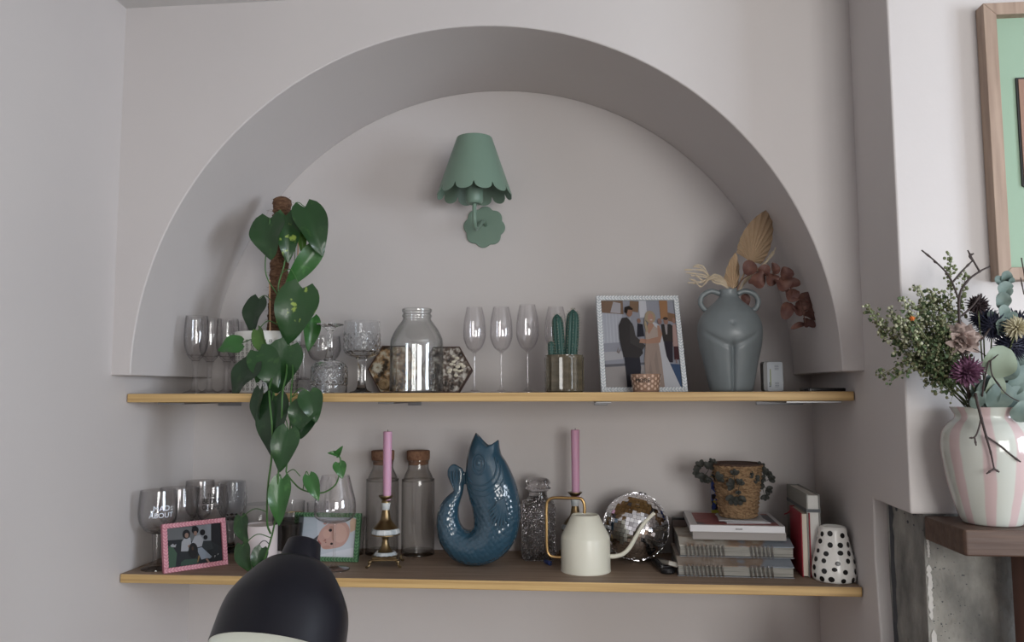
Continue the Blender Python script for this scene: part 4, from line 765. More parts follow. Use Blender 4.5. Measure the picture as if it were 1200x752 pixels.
YS1 = .235; candlestick('brass candlestick with pearl bands beside the wine glass', 451.5, YS1, 655); taper('pink candle in the fully visible brass candlestick', 453.5, YS1, 590, 505, 1)
YS2 = .345; candlestick('brass candlestick half hidden behind the cream watering can', 674.5, YS2, 650); taper('pink candle rising behind the cream watering can', 675, YS2, 600, 503, 2)
# ------------------------------------------------------------------ fish jug
YF = .245; FX = LX_(562, YF, 662); t = thing('fish_jug', 'glossy blue ceramic fish-shaped jug with open mouth and curled tail', 'jug', (FX, YF, Z2)); fz = mpp(YF)/4.175
def fp(x, y): return Vector(((x-262)*fz, 0, (684-y)*fz))
sp = [(300, 92, 60, 50), (290, 130, 76, 62), (287, 170, 88, 74), (295, 220, 104, 82), (310, 280, 116, 90), (328, 340, 120, 96), (342, 400, 117, 98), (346, 460, 113, 98), (335, 520, 108, 98), (305, 565, 102, 96), (262, 592, 92, 92), (215, 600, 84, 86), (170, 585, 80, 78), (132, 550, 70, 70), (112, 500, 60, 62), (108, 450, 53, 54), (118, 405, 45, 46), (138, 370, 34, 36), (155, 343, 25, 28), (158, 315, 27, 22), (152, 285, 36, 16), (147, 250, 44, 13), (150, 228, 40, 11), (158, 212, 24, 9)]
q = sm(sp, 5); mb = MB(); NN = 40; vs = []; fs = []
P3 = [fp(a, b) for a, b, c, d in q]
for i, (x, y, hw, hd) in enumerate(q):
    tg = (P3[min(i+1, len(q)-1)]-P3[max(i-1, 0)]).normalized(); nn = Vector((-tg.z, 0, tg.x))
    for k in range(NN):
        a = 2*pi*k/NN; la = cos(a); p = P3[i]+nn*(la*hw*fz)+Vector((0, sin(a)*hd*fz, 0))
        if i < 10:   # gaping V mouth: the two jaws rise, the middle dips
            w_ = (1-i/10)**2; p.z += w_*(abs(la)**1.3*44-20+(10*la*0 if True else 0))*fz*1.0+w_*(-8*fz if la < 0 else 8*fz)*0
        if p.z < 0: p.z = 0
        vs.append(p)
for i in range(len(q)-1):
    for k in range(NN): fs.append((i*NN+k, i*NN+(k+1) % NN, (i+1)*NN+(k+1) % NN, (i+1)*NN+k))
# hollow throat
o_ = len(vs); c0 = P3[0]
for dep, sc__ in ((0, .86), (.03, .72), (.05, .3)):
    for k in range(NN): v = vs[k]; vs.append(Vector((c0.x+(v.x-c0.x)*sc__, v.y*sc__, v.z-dep if dep == 0 else c0.z-dep)))
for k in range(NN): fs.append((k, o_+k, o_+(k+1) % NN, (k+1) % NN))
for j in range(2):
    for k in range(NN): fs.append((o_+j*NN+k, o_+(j+1)*NN+k, o_+(j+1)*NN+(k+1) % NN, o_+j*NN+(k+1) % NN))
fs.append(tuple(o_+2*NN+k for k in range(NN))); fs.append(tuple((len(q)-1)*NN+k for k in range(NN)))
mb.add(vs, fs)
m = bpy.data.materials.new('petrol blue glaze'); nt, N, L, P = nodes(m); MATS['fish'] = m
P.inputs['Base Color'].default_value = (.024, .066, .102, 1); P.inputs['Roughness'].default_value = .13; P.inputs['Coat Weight'].default_value = .6
tc = N.new('ShaderNodeTexCoord'); mp = N.new('ShaderNodeMapping'); mp.inputs['Rotation'].default_value = (0, R(35), 0); L.new(tc.outputs['Object'], mp.inputs[0])
vo = N.new('ShaderNodeTexVoronoi'); vo.inputs['Scale'].default_value = 78; vo.inputs['Randomness'].default_value = .45; L.new(mp.outputs[0], vo.inputs['Vector'])
sx_ = N.new('ShaderNodeSeparateXYZ'); L.new(tc.outputs['Object'], sx_.inputs[0]); mr = N.new('ShaderNodeMapRange'); mr.inputs['From Min'].default_value = .225; mr.inputs['From Max'].default_value = .185; L.new(sx_.outputs['Z'], mr.inputs['Value'])
mu = N.new('ShaderNodeMath'); mu.operation = 'MULTIPLY'; L.new(vo.outputs['Distance'], mu.inputs[0]); L.new(mr.outputs[0], mu.inputs[1])
bp_ = N.new('ShaderNodeBump'); bp_.inputs['Strength'].default_value = .55; bp_.inputs['Distance'].default_value = .004; bp_.invert = True; L.new(mu.outputs[0], bp_.inputs['Height']); L.new(bp_.outputs[0], P.inputs['Normal']); L.new(bp_.outputs[0], P.inputs['Coat Normal'])
fish = mb.build('body', m, t); rm = fish.modifiers.new('r', 'REMESH'); rm.mode = 'VOXEL'; rm.voxel_size = .0028; rm.use_smooth_shade = True; s_ = fish.modifiers.new('s', 'SMOOTH'); s_.iterations = 5; s_.factor = .5
FB = mat('petrol blue smooth glaze', (.024, .066, .102), .13, coat=.6)
def surfy(x, y):   # front surface of the swept body at crop point
    best = None; P_ = fp(x, y)
    for i, (a, b, hw, hd) in enumerate(q):
        d = (P_-P3[i]).length/fz
        if d < hw:
            yy = -hd*fz*sqrt(max(0, 1-(d/hw)**2)); best = yy if best is None or yy < best else best
    return best if best is not None else -.01
def on(x, y, off=0): v = fp(x, y); v.y = surfy(x, y)-off; return v
ex, ey = 266, 192
eye = MB().ball(on(ex, ey, -.0005), .0062, 14, 10, (.8, .6, 1.25)).build('eye', FB, t)
mb = MB()
for rx, ry, rr_2 in ((20, 30, .0024), (33, 48, .0026)): mb.tube([on(ex+2+rx*cos(a), ey+5+ry*sin(a), -.0004) for a in [2*pi*i/40 for i in range(41)]], rr_2, 8)
mb.build('eye_ring', FB, eye)
mb = MB()
for k, pts in enumerate([[(214, 262), (240, 288), (285, 296), (330, 272), (352, 225), (345, 165)], [(210, 285), (245, 312), (295, 318), (345, 288), (368, 240), (360, 180)], [(208, 305), (245, 338), (305, 342), (360, 305), (385, 260), (372, 200)]]): mb.tube([on(a, b, -.0012) for a, b in sm(pts, 6)], .0028-.0003*k, 8)
mb.build('gill', FB, t)
mb = MB()
for k in range(8):
    a0_ = -.18+k*.17; pts = [(398-8*k*.4, 352+k*1.5)]; L_ = 150-9*abs(k-3)
    x1, y1 = 392-L_*sin(a0_)*.75, 360+L_*cos(a0_)*.92; xm, ym = (x1+398)/2-5, (y1+356)/2+3
    qq = sm([(388-k*4, 352+k*2), (xm, ym), (x1, y1)], 6); mb.tube([on(a, b, .0012-.0000*i) for i, (a, b) in enumerate(qq)], [.0030+.0022*sin(pi*min(1, i/len(qq)+.1)) for i in range(len(qq))], 8)
mb.build('fin', FB, t)
mb = MB()
for k in range(5):
    x0 = 122+k*14; mb.tube([Vector((p.x, -.0075-.0015*j, p.z)) for j, p in enumerate([fp(150+(k-2)*5, 325), fp(x0+2, 275), fp(x0+2, 232+2*abs(k-2))])], [.002, .003, .0022], 8)
mb.build('tail_ridge', FB, t)
# ------------------------------------------------------------------ pressed glass decanter
YQ = .355; t = thing('decanter', 'square pressed crystal decanter with round stopper right of fish', 'decanter', (LX_(631, YQ, 652), YQ, Z2), R(6)); kk = mpp(YQ)
CRY = mat('pressed grey crystal', (.76, .74, .76), .03, trans=1, ior=1.42)
h = Hh(631, 588, YQ, Z2); hw = 18.6*kk
def sqr(r_, e=.35): return lambda a: 1/(abs(cos(a))**6+abs(sin(a))**6)**(1/6)
prof = [(0, 0), (hw*.93, 0)]+[(hw, .004+(h-.008)*i/56) for i in range(57)]
def rfq(a, i, z):
    s_ = sqr(1)(a)
    if .008 < z < h-.012:
        side = (a+pi/4) % (pi/2)-pi/4; u = math.tan(side)*4.5; v = z/(2*hw)*9; s_ *= 1+.055*(abs(sin(pi*(u+v)/1))*abs(sin(pi*(u-v)/1))-.4)*2
    return s_
prof += [(hw*.96, h+.001), (hw*.72, h+.008)]; n_ = len(prof)
def rfs(a, i, z): 
    if i < n_-1: return rfq(a, i, z)
    return 1+(sqr(1)(a)-1)*.4
MB().lathe(prof+[(10.5*kk, h+.015), (10.2*kk, h+.030), (12*kk, h+.033), (0, h+.033)], 160, rf=lambda a, i, z: rfs(a, i, z) if i < n_ else 1).build('bottle', CRY, t, angle=15)
hs = h+.0335; MB().lathe(smp([(9*kk, hs), (13.5*kk, hs+.004), (14*kk, hs+.008), (11.5*kk, hs+.012), (12.5*kk, hs+.016), (13.4*kk, hs+.021), (11.5*kk, hs+.031), (6*kk, hs+.036), (0, hs+.037)], 4), 80, rf=lambda a, i, z: 1+.05*abs(sin(a*10))).build('stopper', CRY, t, angle=20)
# blue marker lying
YB = .27; t = thing('blue_tube', 'short dark blue cylinder lying by the watering can handle', 'small item', (LX_(642, YB, 657), YB, Z2+.0062), R(-62))
MB().lathe([(0, 0), (.0052, 0), (.006, .001), (.006, .033), (.0052, .034), (0, .034)], 20, M=Matrix.Translation((-.017, 0, 0)) @ Matrix.Rotation(R(90), 4, 'Y')).build('barrel', mat('navy blue plastic', (.02, .035, .13), .4), t)
MB().lathe([(0, 0), (.002, 0), (.002, .006), (0, .006)], 10, M=Matrix.Translation((.0165, 0, 0)) @ Matrix.Rotation(R(90), 4, 'Y')).build('tip', BLK, t)
# ------------------------------------------------------------------ watering can
YA = .205; kk = mpp(YA); t = thing('watering_can', 'small cream metal watering can with brass loop handle', 'watering can', (LX_(686.5, YA, 671), YA, Z2)); CRM = mat('cream enamel', (.70, .69, .59), .38, coat=.2)
cx0, cy0 = 213/3.76+630, 672
def cp(x, y, dy_=0): return Vector(((x-213)/3.76*kk, dy_, (683-y)/3.76*kk))
o_ = [(0, 0), (28.3*kk, 0), (28.5*kk, .002), (28*kk, .004), (27.9*kk, 36*kk), (27.3*kk, 39*kk), (15.6*kk, 62*kk), (15*kk, 62.6*kk), (14.3*kk, 62*kk), (14*kk, 60*kk), (11*kk, 61*kk), (0, 61*kk)]
MB().lathe(o_, 64).build('body', CRM, t, angle=30)
BRS = mat('brushed brass', (.46, .30, .13), .3, 1)
MB().tube(sm([cp(210, 443), cp(211, 415), cp(205, 392), cp(190, 380), cp(140, 379), cp(80, 379), cp(58, 388), cp(48, 410), cp(47, 500), cp(48, 590), cp(56, 618), cp(75, 628), cp(115, 630)], 5), .0042, 12).build('handle', BRS, t)
sp_ = sm([cp(300, 622), cp(335, 622), cp(370, 612), cp(400, 585), cp(430, 535), cp(465, 480), cp(508, 438)], 6)
MB().tube(sp_, [.0062-.0012*i/len(sp_) for i in range(len(sp_))], 14).build('spout', CRM, t)
# ------------------------------------------------------------------ disco ball
YO = .345; kk = mpp(YO); rB = 37.5*kk; t = thing('mirror_ball', 'silver mirror ball resting behind the watering can spout', 'mirror ball', (LX_(745.5, YO, 650), YO, Z2+rB))
MIR = mat('mirror glass tiles', (.90, .90, .92), .04, 1); 
core = MB().ball((0, 0, 0), rB*.975, 32, 20).build('core', mat('dark grout', (.05, .05, .05), .7), t)
mb = MB(); NRW = 26; TT = Matrix.Rotation(R(14), 4, 'Y') @ Matrix.Rotation(R(-10), 4, 'X')
for i in range(1, NRW):
    la = -pi/2+pi*i/NRW; nt_ = max(6, int(round(2*pi*cos(la)/(pi/NRW)))); h_ = pi/NRW*rB*.47; w_ = 2*pi*rB*cos(la)/nt_*.47
    for k in range(nt_):
        lo = 2*pi*k/nt_; n_ = Vector((cos(la)*cos(lo), cos(la)*sin(lo), sin(la))); e1 = Vector((-sin(lo), cos(lo), 0)); e2 = n_.cross(e1); j1, j2 = rnd.gauss(0, .05), rnd.gauss(0, .05)
        nn_ = (n_+e1*j1+e2*j2).normalized(); a1 = (e1-nn_*e1.dot(nn_)).normalized(); a2 = nn_.cross(a1); c = n_*rB*.992
        vs = [c+a1*w_*sx+a2*h_*sy for sx, sy in ((-1, -1), (1, -1), (1, 1), (-1, 1))]; vs += [v-n_*.0015 for v in vs]; vs = [TT @ v for v in vs]
        mb.add(vs, [(0, 1, 2, 3), (0, 4, 5, 1), (1, 5, 6, 2), (2, 6, 7, 3), (3, 7, 4, 0)])
mb.build('mirror_tiles', MIR, t, smooth=False)
MB().lathe([(0, rB*.97), (.011, rB*.97), (.011, rB*1.02), (.008, rB*1.04), (0, rB*1.04)], 24, M=TT).build('cap', METAL, t)
# ------------------------------------------------------------------ books
PG = mat('book pages', (.62, .60, .54), .8, bump=('wave', (1, 1, 500), .6, .001)); PGW = mat('white pages', (.70, .70, .67), .8, bump=('wave', (500, 1, 1), .5, .001))
def block(name, label, cat, c, rz, group=None): return thing(name, label, cat, c, rz, group)
def spiral(label, px0, px1, Yf, z, h, dp, covm, rz, px0y):
    x0, x1 = LX_(px0, Yf, px0y), LX_(px1, Yf, px0y); w_ = x1-x0; t = thing('spiral_notebook', label, 'notebook', ((x0+x1)/2, Yf, z), rz, 'spiral notebooks in the book stack')
    def slab(xa, xb, yz):
        n_ = len(yz); q = MB(); q.add([(x, y, z) for x in (xa, xb) for y, z in yz], [tuple(range(n_)), tuple(range(2*n_-1, n_-1, -1))]+[(i, i+n_, (i+1) % n_+n_, (i+1) % n_) for i in range(n_)]); return q
    hb_ = h+.0125
    slab(-w_/2+.002, w_/2-.002, [(.006, .003), (.006, h-.003), (.05, hb_-.003), (dp, hb_-.003), (dp, .003)]).build('pages', mat('notebook pages', (.74, .72, .66), .8, bump=('wave', (1, 1, 420), .8, .002), var=((6, 6, 260), (.52, .51, .46), .45, .6)), t, smooth=False)
    plabel(slab(-w_/2, w_/2, [(.002, h-.0028), (.002, h-.0008), (.05, hb_), (dp+.002, hb_), (dp+.002, hb_-.002), (.05, hb_-.002)]).build('cover', covm, t, smooth=False), 'patterned brown and grey upper cover'); MB().box(-w_/2, w_/2, .002, dp+.002, 0, .0016).build('cover', mat('grey card', (.25, .26, .28), .6), t, smooth=False)
    for g0, n_ in ((-.44, 10), (.13, 6)):
        mb = MB()
        for i in range(n_):
            x = w_*g0+i*w_*.36/10
            for dx in (0, .0022): mb.tube([(x+dx+.002*cos(a), .005-.0085*abs(sin(a/2+.0))*1.0, h/2-.62*h*cos(a)*1.0) for a in [2*pi*j/18 for j in range(19)]], .0009, 6)
        mb.build('wire_binding', mat('silver wire', (.80, .80, .80), .25, 1), t)
    return t
def cov(name, c1, c2, c3):
    m = bpy.data.materials.new(name); nt, N, L, P = nodes(m); tc = N.new('ShaderNodeTexCoord'); nz = N.new('ShaderNodeTexNoise'); nz.inputs['Scale'].default_value = 22; nz.inputs['Detail'].default_value = 6; L.new(tc.outputs['Object'], nz.inputs['Vector'])
    sp2 = N.new('ShaderNodeSeparateXYZ'); L.new(tc.outputs['Object'], sp2.inputs[0]); ad = N.new('ShaderNodeMath'); ad.operation = 'MULTIPLY_ADD'; ad.inputs[1].default_value = 1.6; L.new(sp2.outputs['X'], ad.inputs[0]); L.new(nz.outputs['Fac'], ad.inputs[2])
    r1 = N.new('ShaderNodeValToRGB'); L.new(ad.outputs[0], r1.inputs[0]); e = r1.color_ramp.elements; e[0].position = .28; e[0].color = (*c1, 1); e[1].position = .66; e[1].color = (*c3, 1); x = e.new(.5); x.color = (*c2, 1); L.new(r1.outputs[0], P.inputs['Base Color']); P.inputs['Roughness'].default_value = .5; return m
CV1 = cov('pressed flower cover', (.50, .48, .43), (.28, .19, .13), (.24, .27, .31)); CV2 = cov('brown leafy cover', (.33, .28, .24), (.21, .15, .11), (.22, .25, .29))
zA = Z2+.0012; hA = .0285; spiral('lower spiral notebook at the bottom of the book stack', 795, 931, .150, Z2+.0005, hA, .235, CV2, R(-1.5), 677)
hB = .030; spiral('upper spiral notebook with floral cover in the book stack', 797, 930.5, .190, Z2+.001+hA+.0125, hB, .235, CV1, R(-2), 655)
zc_ = Z2+.0015+hA+hB+.025
# grey cloth book
x0, x1 = at(812, 637, .205).x, at(921, 640, .205).x; w_ = x1-x0; t = thing('grey_book', 'grey cloth-bound book under the white book', 'book', ((x0+x1)/2, .205, zc_), R(-2.5)); LIN = mat('light grey linen', (.33, .31, .30), .8, bump=('noise', (300, 300, 300), .3, .001))
hC = .0215; MB().box(-w_/2+.003, w_/2-.002, .002, .205, .003, hC-.003).build('pages', PG, t, smooth=False)
mb = MB(); mb.box(-w_/2, w_/2, 0, .21, 0, .003); mb.box(-w_/2, w_/2, 0, .21, hC-.003, hC); mb.box(-w_/2, w_/2, -.003, .002, 0, hC); mb.build('cover', LIN, t, smooth=False, bevel=.0012)
zd = zc_+hC+.0003; x0, x1 = at(809, 612, .185).x, at(920, 620, .185).x; w_ = x1-x0
t = thing('white_book', 'white book with red picture cover on top of the stack', 'book', ((x0+x1)/2, .190, zd), R(-3)); WB = mat('white book cover', (.62, .62, .64), .4); hD = .0175
mb = MB(); mb.box(-w_/2, w_/2, 0, .245, 0, hD); cvr = mb.build('cover', WB, t, smooth=False, bevel=.001)
mb = MB(); mb.box(-w_/2+.02, w_/2-.012, .012, .215, hD, hD+.0003, 0); mb.box(w_/2-.045, w_/2-.012, .06, .19, hD+.0003, hD+.0005, 1); mb.add([(-w_/2+.02, .012, hD+.0006), (-w_/2+.045, .012, hD+.0006), (-w_/2+.02, .05, hD+.0006)], [(0, 1, 2)], 1); mb.build('cover_picture', [mat('faded red picture', (.30, .085, .085), .45, var=((40, 40, 40), (.17, .05, .055), .5, .7)), mat('dark grey picture area', (.10, .10, .12), .5)], cvr, smooth=False)
mb = MB()
for i in range(7): mb.box(-.004+i*.0026, -.0024+i*.0026, -.0003, 0, .007, .010)
mb.build('spine_print', KP, cvr, smooth=False)
ze = zd+hD+.0007; xm = at(874, 606, .23).x
for i, (dx_, dy_, rz, w_, d_, lb, c_) in enumerate(((.006, .006, R(3), .115, .15, 'white envelope under the woven basket', (.56, .57, .60)), (-.010, .016, R(-6), .120, .13, 'pale folded card directly beneath the woven basket', (.46, .46, .48)))):
    t = thing('envelope' if i == 0 else 'greeting_card', lb, 'paper', (xm+dx_, .215+dy_, ze+i*.0032), rz)
    MB().box(-w_/2, w_/2, 0, d_, 0, .0024).build('sheet', mat('paper %d' % i, c_, .6), t, smooth=False, bevel=.0006)
    mb = MB(); mb.add([(-w_/2+.003, d_-.003, .0026), (w_/2-.003, d_-.003, .0026), (0, d_*.55, .0028)], [(0, 1, 2)]) if i == 0 else mb.box(-w_/2+.006, w_/2-.06, .006, d_-.02, .0024, .0027); mb.build('flap' if i == 0 else 'print_panel', mat('paper shade %d' % i, tuple(v*.86 for v in c_), .6), t, smooth=False)
zf = ze+.0064
# thin dark folder behind, small planner and black remote at the side of the stack
t = thing('laptop', 'thin dark flat case at the back between mirror ball and books', 'folder', (at(800, 608, .40).x, .36, Z2), 0); MB().box(-.028, .10, .045, .065, 0, Hh(790, 606.5, .405, Z2)).build('case', mat('black case', (.02, .02, .022), .45), t, smooth=False, bevel=.002)
MB().box(-.0275, .0995, .0435, .045, .004, Hh(790, 609, .405, Z2)).build('front_panel', mat('brown grey panel', (.17, .13, .12), .6), t, smooth=False)
t['label'] = 'thin dark brown case standing behind the mirror ball and books'
t['category'] = 'case'; t.name = 'document_case'
xk = at(788, 660, .2).x; t = thing('pocket_notebook', 'thin brown pocket notebook tucked left of the spiral notebooks', 'notebook', (xk, .168, Z2+.0215), R(10))
T_ = Matrix.Rotation(R(-9), 4, 'X') @ Matrix.Rotation(R(16), 4, 'Y')
MB().box(-.014, .012, .002, .13, .002, .010, M=T_).build('pages', PG, t, smooth=False); mb = MB(); mb.box(-.015, .013, 0, .132, .010, .012, M=T_); mb.box(-.015, .013, 0, .132, 0, .002, M=T_); mb.build('cover', mat('grey brown cover', (.25, .21, .18), .6), t, smooth=False, bevel=.0006)
t = thing('remote_control', 'black rounded remote lying left of the spiral notebooks', 'remote', (at(784, 668, .17).x, .17, Z2), R(8))
MB().prismz([(x, z) for x, z in rrect(.040, .135, .018)], 0, .017).build('case', BP, t, bevel=.005, angle=60)
mb = MB()
for i in range(4):
    for j in (-1, 1): mb.ball((j*.008, .055+i*.018, .0165), .0035, 10, 6, (1, 1, .5))
mb.build('button', mat('dark grey rubber', (.05, .05, .055), .6), t); mb = MB(); mb.lathe([(.009, .0172), (.0115, .0185), (.014, .0172)], 24, M=Matrix.Translation((0, .028, -.0005)), cap=False); mb.build('control_ring', mat('grey ring', (.12, .12, .13), .35), t)
# upright books at the right end
def solve(px, py, z):
    d = cf+cr*((px-600)/F)-cu*((py-376)/F); return CAM+d*((z-CAM.z)/d.z)
p1 = solve(945, 671, Z2); 
hr = Hh(935, 601, p1.y, Z2); t = thing('red_book', 'dark red book standing upright beside the grey notebook', 'book', (p1.x-.012, .165, Z2+.0003), R(-3)); RED = mat('dark red cover', (.29, .014, .030), .45)
hr = at(936, 601, .165).z-Z2; dp = .145
MB().box(-.0085, .0085, .004, dp-.002, .003, hr-.003).build('pages', mat('cream pages', (.62, .57, .48), .8, bump=('wave', (600, 1, 1), .6, .001)), t, smooth=False)
mb = MB(); mb.box(-.0115, -.0085, 0, dp, 0, hr); mb.box(.0085, .0115, 0, dp, 0, hr); mb.box(-.0115, .0115, dp-.003, dp, 0, hr); mb.build('cover', RED, t, smooth=False, bevel=.0012)
MB().tube(sm([(-.012, dp*.9, hr*.93), (-.020, dp*.8, hr*.90), (-.028, dp*.9, hr*.86)], 5), .0016, 6).build('ribbon', RED, t)
t = thing('grey_notebook', 'tall pale grey notebook box with dark elastic band', 'notebook', (at(956, 672, .165).x, .165, Z2+.0003), R(-2)); GR = mat('pale green grey cloth', (.27, .275, .255), .75, bump=('noise', (300, 300, 300), .3, .001)); hg = at(950, 579, .165).z-Z2; dg = .235
MB().box(-.0135, .0135, .005, dg-.004, .004, hg-.004).build('pages', PGW, t, smooth=False)
mb = MB(); mb.box(-.017, -.0135, 0, dg, 0, hg); mb.box(.0135, .017, 0, dg, 0, hg); mb.box(-.017, .017, dg-.004, dg, 0, hg); mb.build('cover', GR, t, smooth=False, bevel=.0015)
mb = MB(); zz = hg*.80; mb.box(-.0178, -.017, -.001, dg+.001, zz-.004, zz+.004); mb.box(-.0178, .0178, -.0016, -.0008, zz-.004, zz+.004); mb.build('elastic_band', mat('dark grey elastic', (.10, .11, .12), .6), t, smooth=False)
t = thing('wire_rack', 'small clear clip stand tucked between grey notebook and spotted pot', 'stand', (at(961, 640, .25).x+.012, .26, Z2)); mb = MB(); mb.tube(sm([(0, 0, .0015), (.004, 0, .03), (.004, 0, .07), (-.001, 0, .10), (.006, 0, .085)], 5), .0016, 8); mb.build('wire', METAL, t); MB().lathe([(0, 0), (.012, 0), (.012, .003), (0, .003)], 20).build('base', METAL, t); t['label'] = 'small bent wire stand between grey notebook and spotted pot'
# spotted ceramic
YX = .145; kk = mpp(YX); t = thing('spotted_pot', 'white ceramic cone with black dots at right end of lower shelf', 'ornament', (at(978, 680, YX).x, YX, Z2)); SPW = mat('white glaze', (.74, .73, .70), .3, coat=.3); SPK = mat('black dots glaze', (.008, .008, .008), .25)
o_ = [(20, 0), (22.5, 1.5), (23.5, 6), (23.3, 14), (21.5, 24), (19, 34), (17, 42), (15.5, 50), (14.4, 56), (12.5, 58.5)]
pf = [(r*kk, z*kk) for r, z in smp(o_, 5)]; bod = MB().lathe([(0, 0)]+pf+[(11*kk, 58.8*kk), (9*kk, 57.5*kk), (8.5*kk, 50*kk), (0, 50*kk)], 64).build('vessel', SPW, t)
def rad_at(z):
    for (r1, z1), (r2, z2) in zip(pf, pf[1:]):
        if z1 <= z <= z2: return r1+(r2-r1)*(z-z1)/max(1e-6, z2-z1)
    return pf[-1][0]
mb = MB(); rows = 6
for i in range(rows):
    zc2 = (5+i*9.2)*kk; nn_ = 13-i
    for k in range(nn_):
        a0 = 2*pi*(k+.5*(i % 2)+rnd.uniform(-.15, .15))/nn_; zc3 = zc2+rnd.uniform(-1.5, 1.5)*kk; s1, s2 = (2.3+rnd.random()*1.0)*kk, (2.1+rnd.random()*1.0)*kk
        A = [( (rad_at(min(zc3+s2*sin(b), 57*kk))+.0007)*cos(a0+s1*cos(b)/rad_at(zc3)), (rad_at(min(zc3+s2*sin(b), 57*kk))+.0007)*sin(a0+s1*cos(b)/rad_at(zc3)), zc3+s2*sin(b)) for b in [2*pi*j/12 for j in range(12)]]
        mb.add(A+[((rad_at(zc3)+.0009)*cos(a0), (rad_at(zc3)+.0009)*sin(a0), zc3)], [(j, (j+1) % 12, 12) for j in range(12)])
mb.build('dots', SPK, bod)
# woven basket with dark leaves
YH = .30; kk = mpp(YH); cxh = at(865, 603, YH).x; t = thing('woven_basket', 'woven jute basket pot with dark dried ivy on the book stack', 'basket', (cxh, YH, zf)); JUTE = mat('plaited jute', (.36, .235, .13), .9, var=((90, 90, 200), (.21, .125, .065), .42, .62), bump=('noise', (150, 150, 300), 1, .008))
hj = at(865, 545, YH).z-zf+.004; rj0, rj1 = 19.8*kk, 27.5*kk
pr = [(0, 0), (rj0*.96, 0)]+[((rj0+(rj1-rj0)*(i/40)**.9), hj*i/40) for i in range(1, 41)]; np_ = len(pr)
MB().lathe(pr+[(rj1-.005, hj), (rj1-.006, hj*.7), (0, hj*.65)], 120, rf=lambda a, i, z: 1+.022*sin(a*26+(i % 2)*pi)*(1 if 1 < i < np_ else 0)).build('basket', JUTE, t, angle=70)
mb = MB()
for i in range(13):
    z = hj*(i+.5)/13; r_ = rj0+(rj1-rj0)*((i+.5)/13)**.9+.0006; mb.tube([Vector(((r_+.0016*sin(a*17+i*2))*cos(a), (r_+.0016*sin(a*17+i*2))*sin(a), z+.0022*sin(a*17+i*2+1))) for a in [2*pi*j/102 for j in range(103)]], .0021, 5)
mb.build('braid', JUTE, t)
plabel(MB().lathe([(rj1-.001, hj-.003), (rj1+.0015, hj), (rj1-.001, hj+.003), (rj1-.004, hj)], 48).build('rim', mat('dark brown rim', (.085, .05, .038), .8, bump=('noise', (200, 200, 200), 1, .004)), t), 'darker brown twisted rim')
MB().lathe([(rj1-.007, hj*.7), (rj1-.0065, hj+.001), (rj1-.008, hj+.001)], 40, cap=False).build('glass_liner', GLASS, t)
IVY = mat('almost black dried ivy', (.022, .024, .020), .6); 
def ivy(pts, name='ivy_cluster'):
    mb = MB()
    for (x, y, s_, a_, Y) in pts:
        c = at(x, y, Y)-Vector((cxh, YH, zf)); 
        for da in (-.8, 0, .8): leafgeo(mb, c, c+Vector((sin(a_+da), -.25, cos(a_+da)))*s_*kk, s_*kk*.75, (rnd.uniform(-.4, .4), -1, rnd.uniform(0, .5)), .3, .3, .0, rnd_=True)
    mb.tube(sm([at(x, y, Y)-Vector((cxh, YH, zf)) for (x, y, s_, a_, Y) in pts], 3), .0008, 5) if len(pts) > 1 else None
    mb.build(name, IVY, t, angle=80)
ivy([(822, 547, 8, -.8, .29), (819, 553, 7, -1.8, .29), (826, 556, 9, -2.6, .29), (831, 549, 9, .2, .29), (834, 543, 6, .6, .29), (836, 555, 8, 1.9, .29), (829, 560, 6, 3, .29)])
ivy([(890, 548, 7, .8, .29), (897, 556, 7, .3, .29), (901, 561, 7, 1.2, .29), (894, 566, 7, -2, .29), (898, 573, 7, 2, .29), (896, 580, 6, 3.1, .29), (891, 560, 6, 1.9, .29)])
ivy([(861, 556, 6, 0, .228), (860, 568, 8, -1.4, .224), (866, 567, 6, .5, .224), (865, 575, 4, 3.1, .224)]); ivy([(860, 582, 9, -2.6, .228), (865, 582, 9, 2.8, .228)]); ivy([(840, 561, 8, 1, .24), (878, 556, 5, 1.5, .24), (884, 560, 6, 2, .25)])
# colourful slim box behind the basket
t = thing('patterned_tin', 'slim colourful patterned tin half hidden behind the woven basket', 'tin', (at(839, 600, .40).x, .40, zd+hD+.001)); ht = Hh(836, 556, .40, zd+hD+.001)
m = bpy.data.materials.new('yellow blue pattern'); nt, N, L, P = nodes(m); tc = N.new('ShaderNodeTexCoord'); vo = N.new('ShaderNodeTexVoronoi'); vo.inputs['Scale'].default_value = 110; L.new(tc.outputs['Object'], vo.inputs['Vector']); r1 = N.new('ShaderNodeValToRGB'); r1.color_ramp.interpolation = 'CONSTANT'; sepc = N.new('ShaderNodeSeparateColor'); L.new(vo.outputs['Color'], sepc.inputs[0]); L.new(sepc.outputs[0], r1.inputs[0]); e = r1.color_ramp.elements; e[0].color = (.01, .01, .02, 1); e[1].position = .4; e[1].color = (.03, .07, .30, 1); x = e.new(.7); x.color = (.45, .40, .04, 1); x = e.new(.88); x.color = (.5, .5, .55, 1); L.new(r1.outputs[0], P.inputs['Base Color'])
MB().box(-.011, .016, 0, .012, .009, ht).build('body', m, t, smooth=False, bevel=.001); MB().box(-.011, .016, 0, .012, 0, .009).build('foot', mat('acid yellow green', (.38, .40, .04), .5), t, smooth=False)
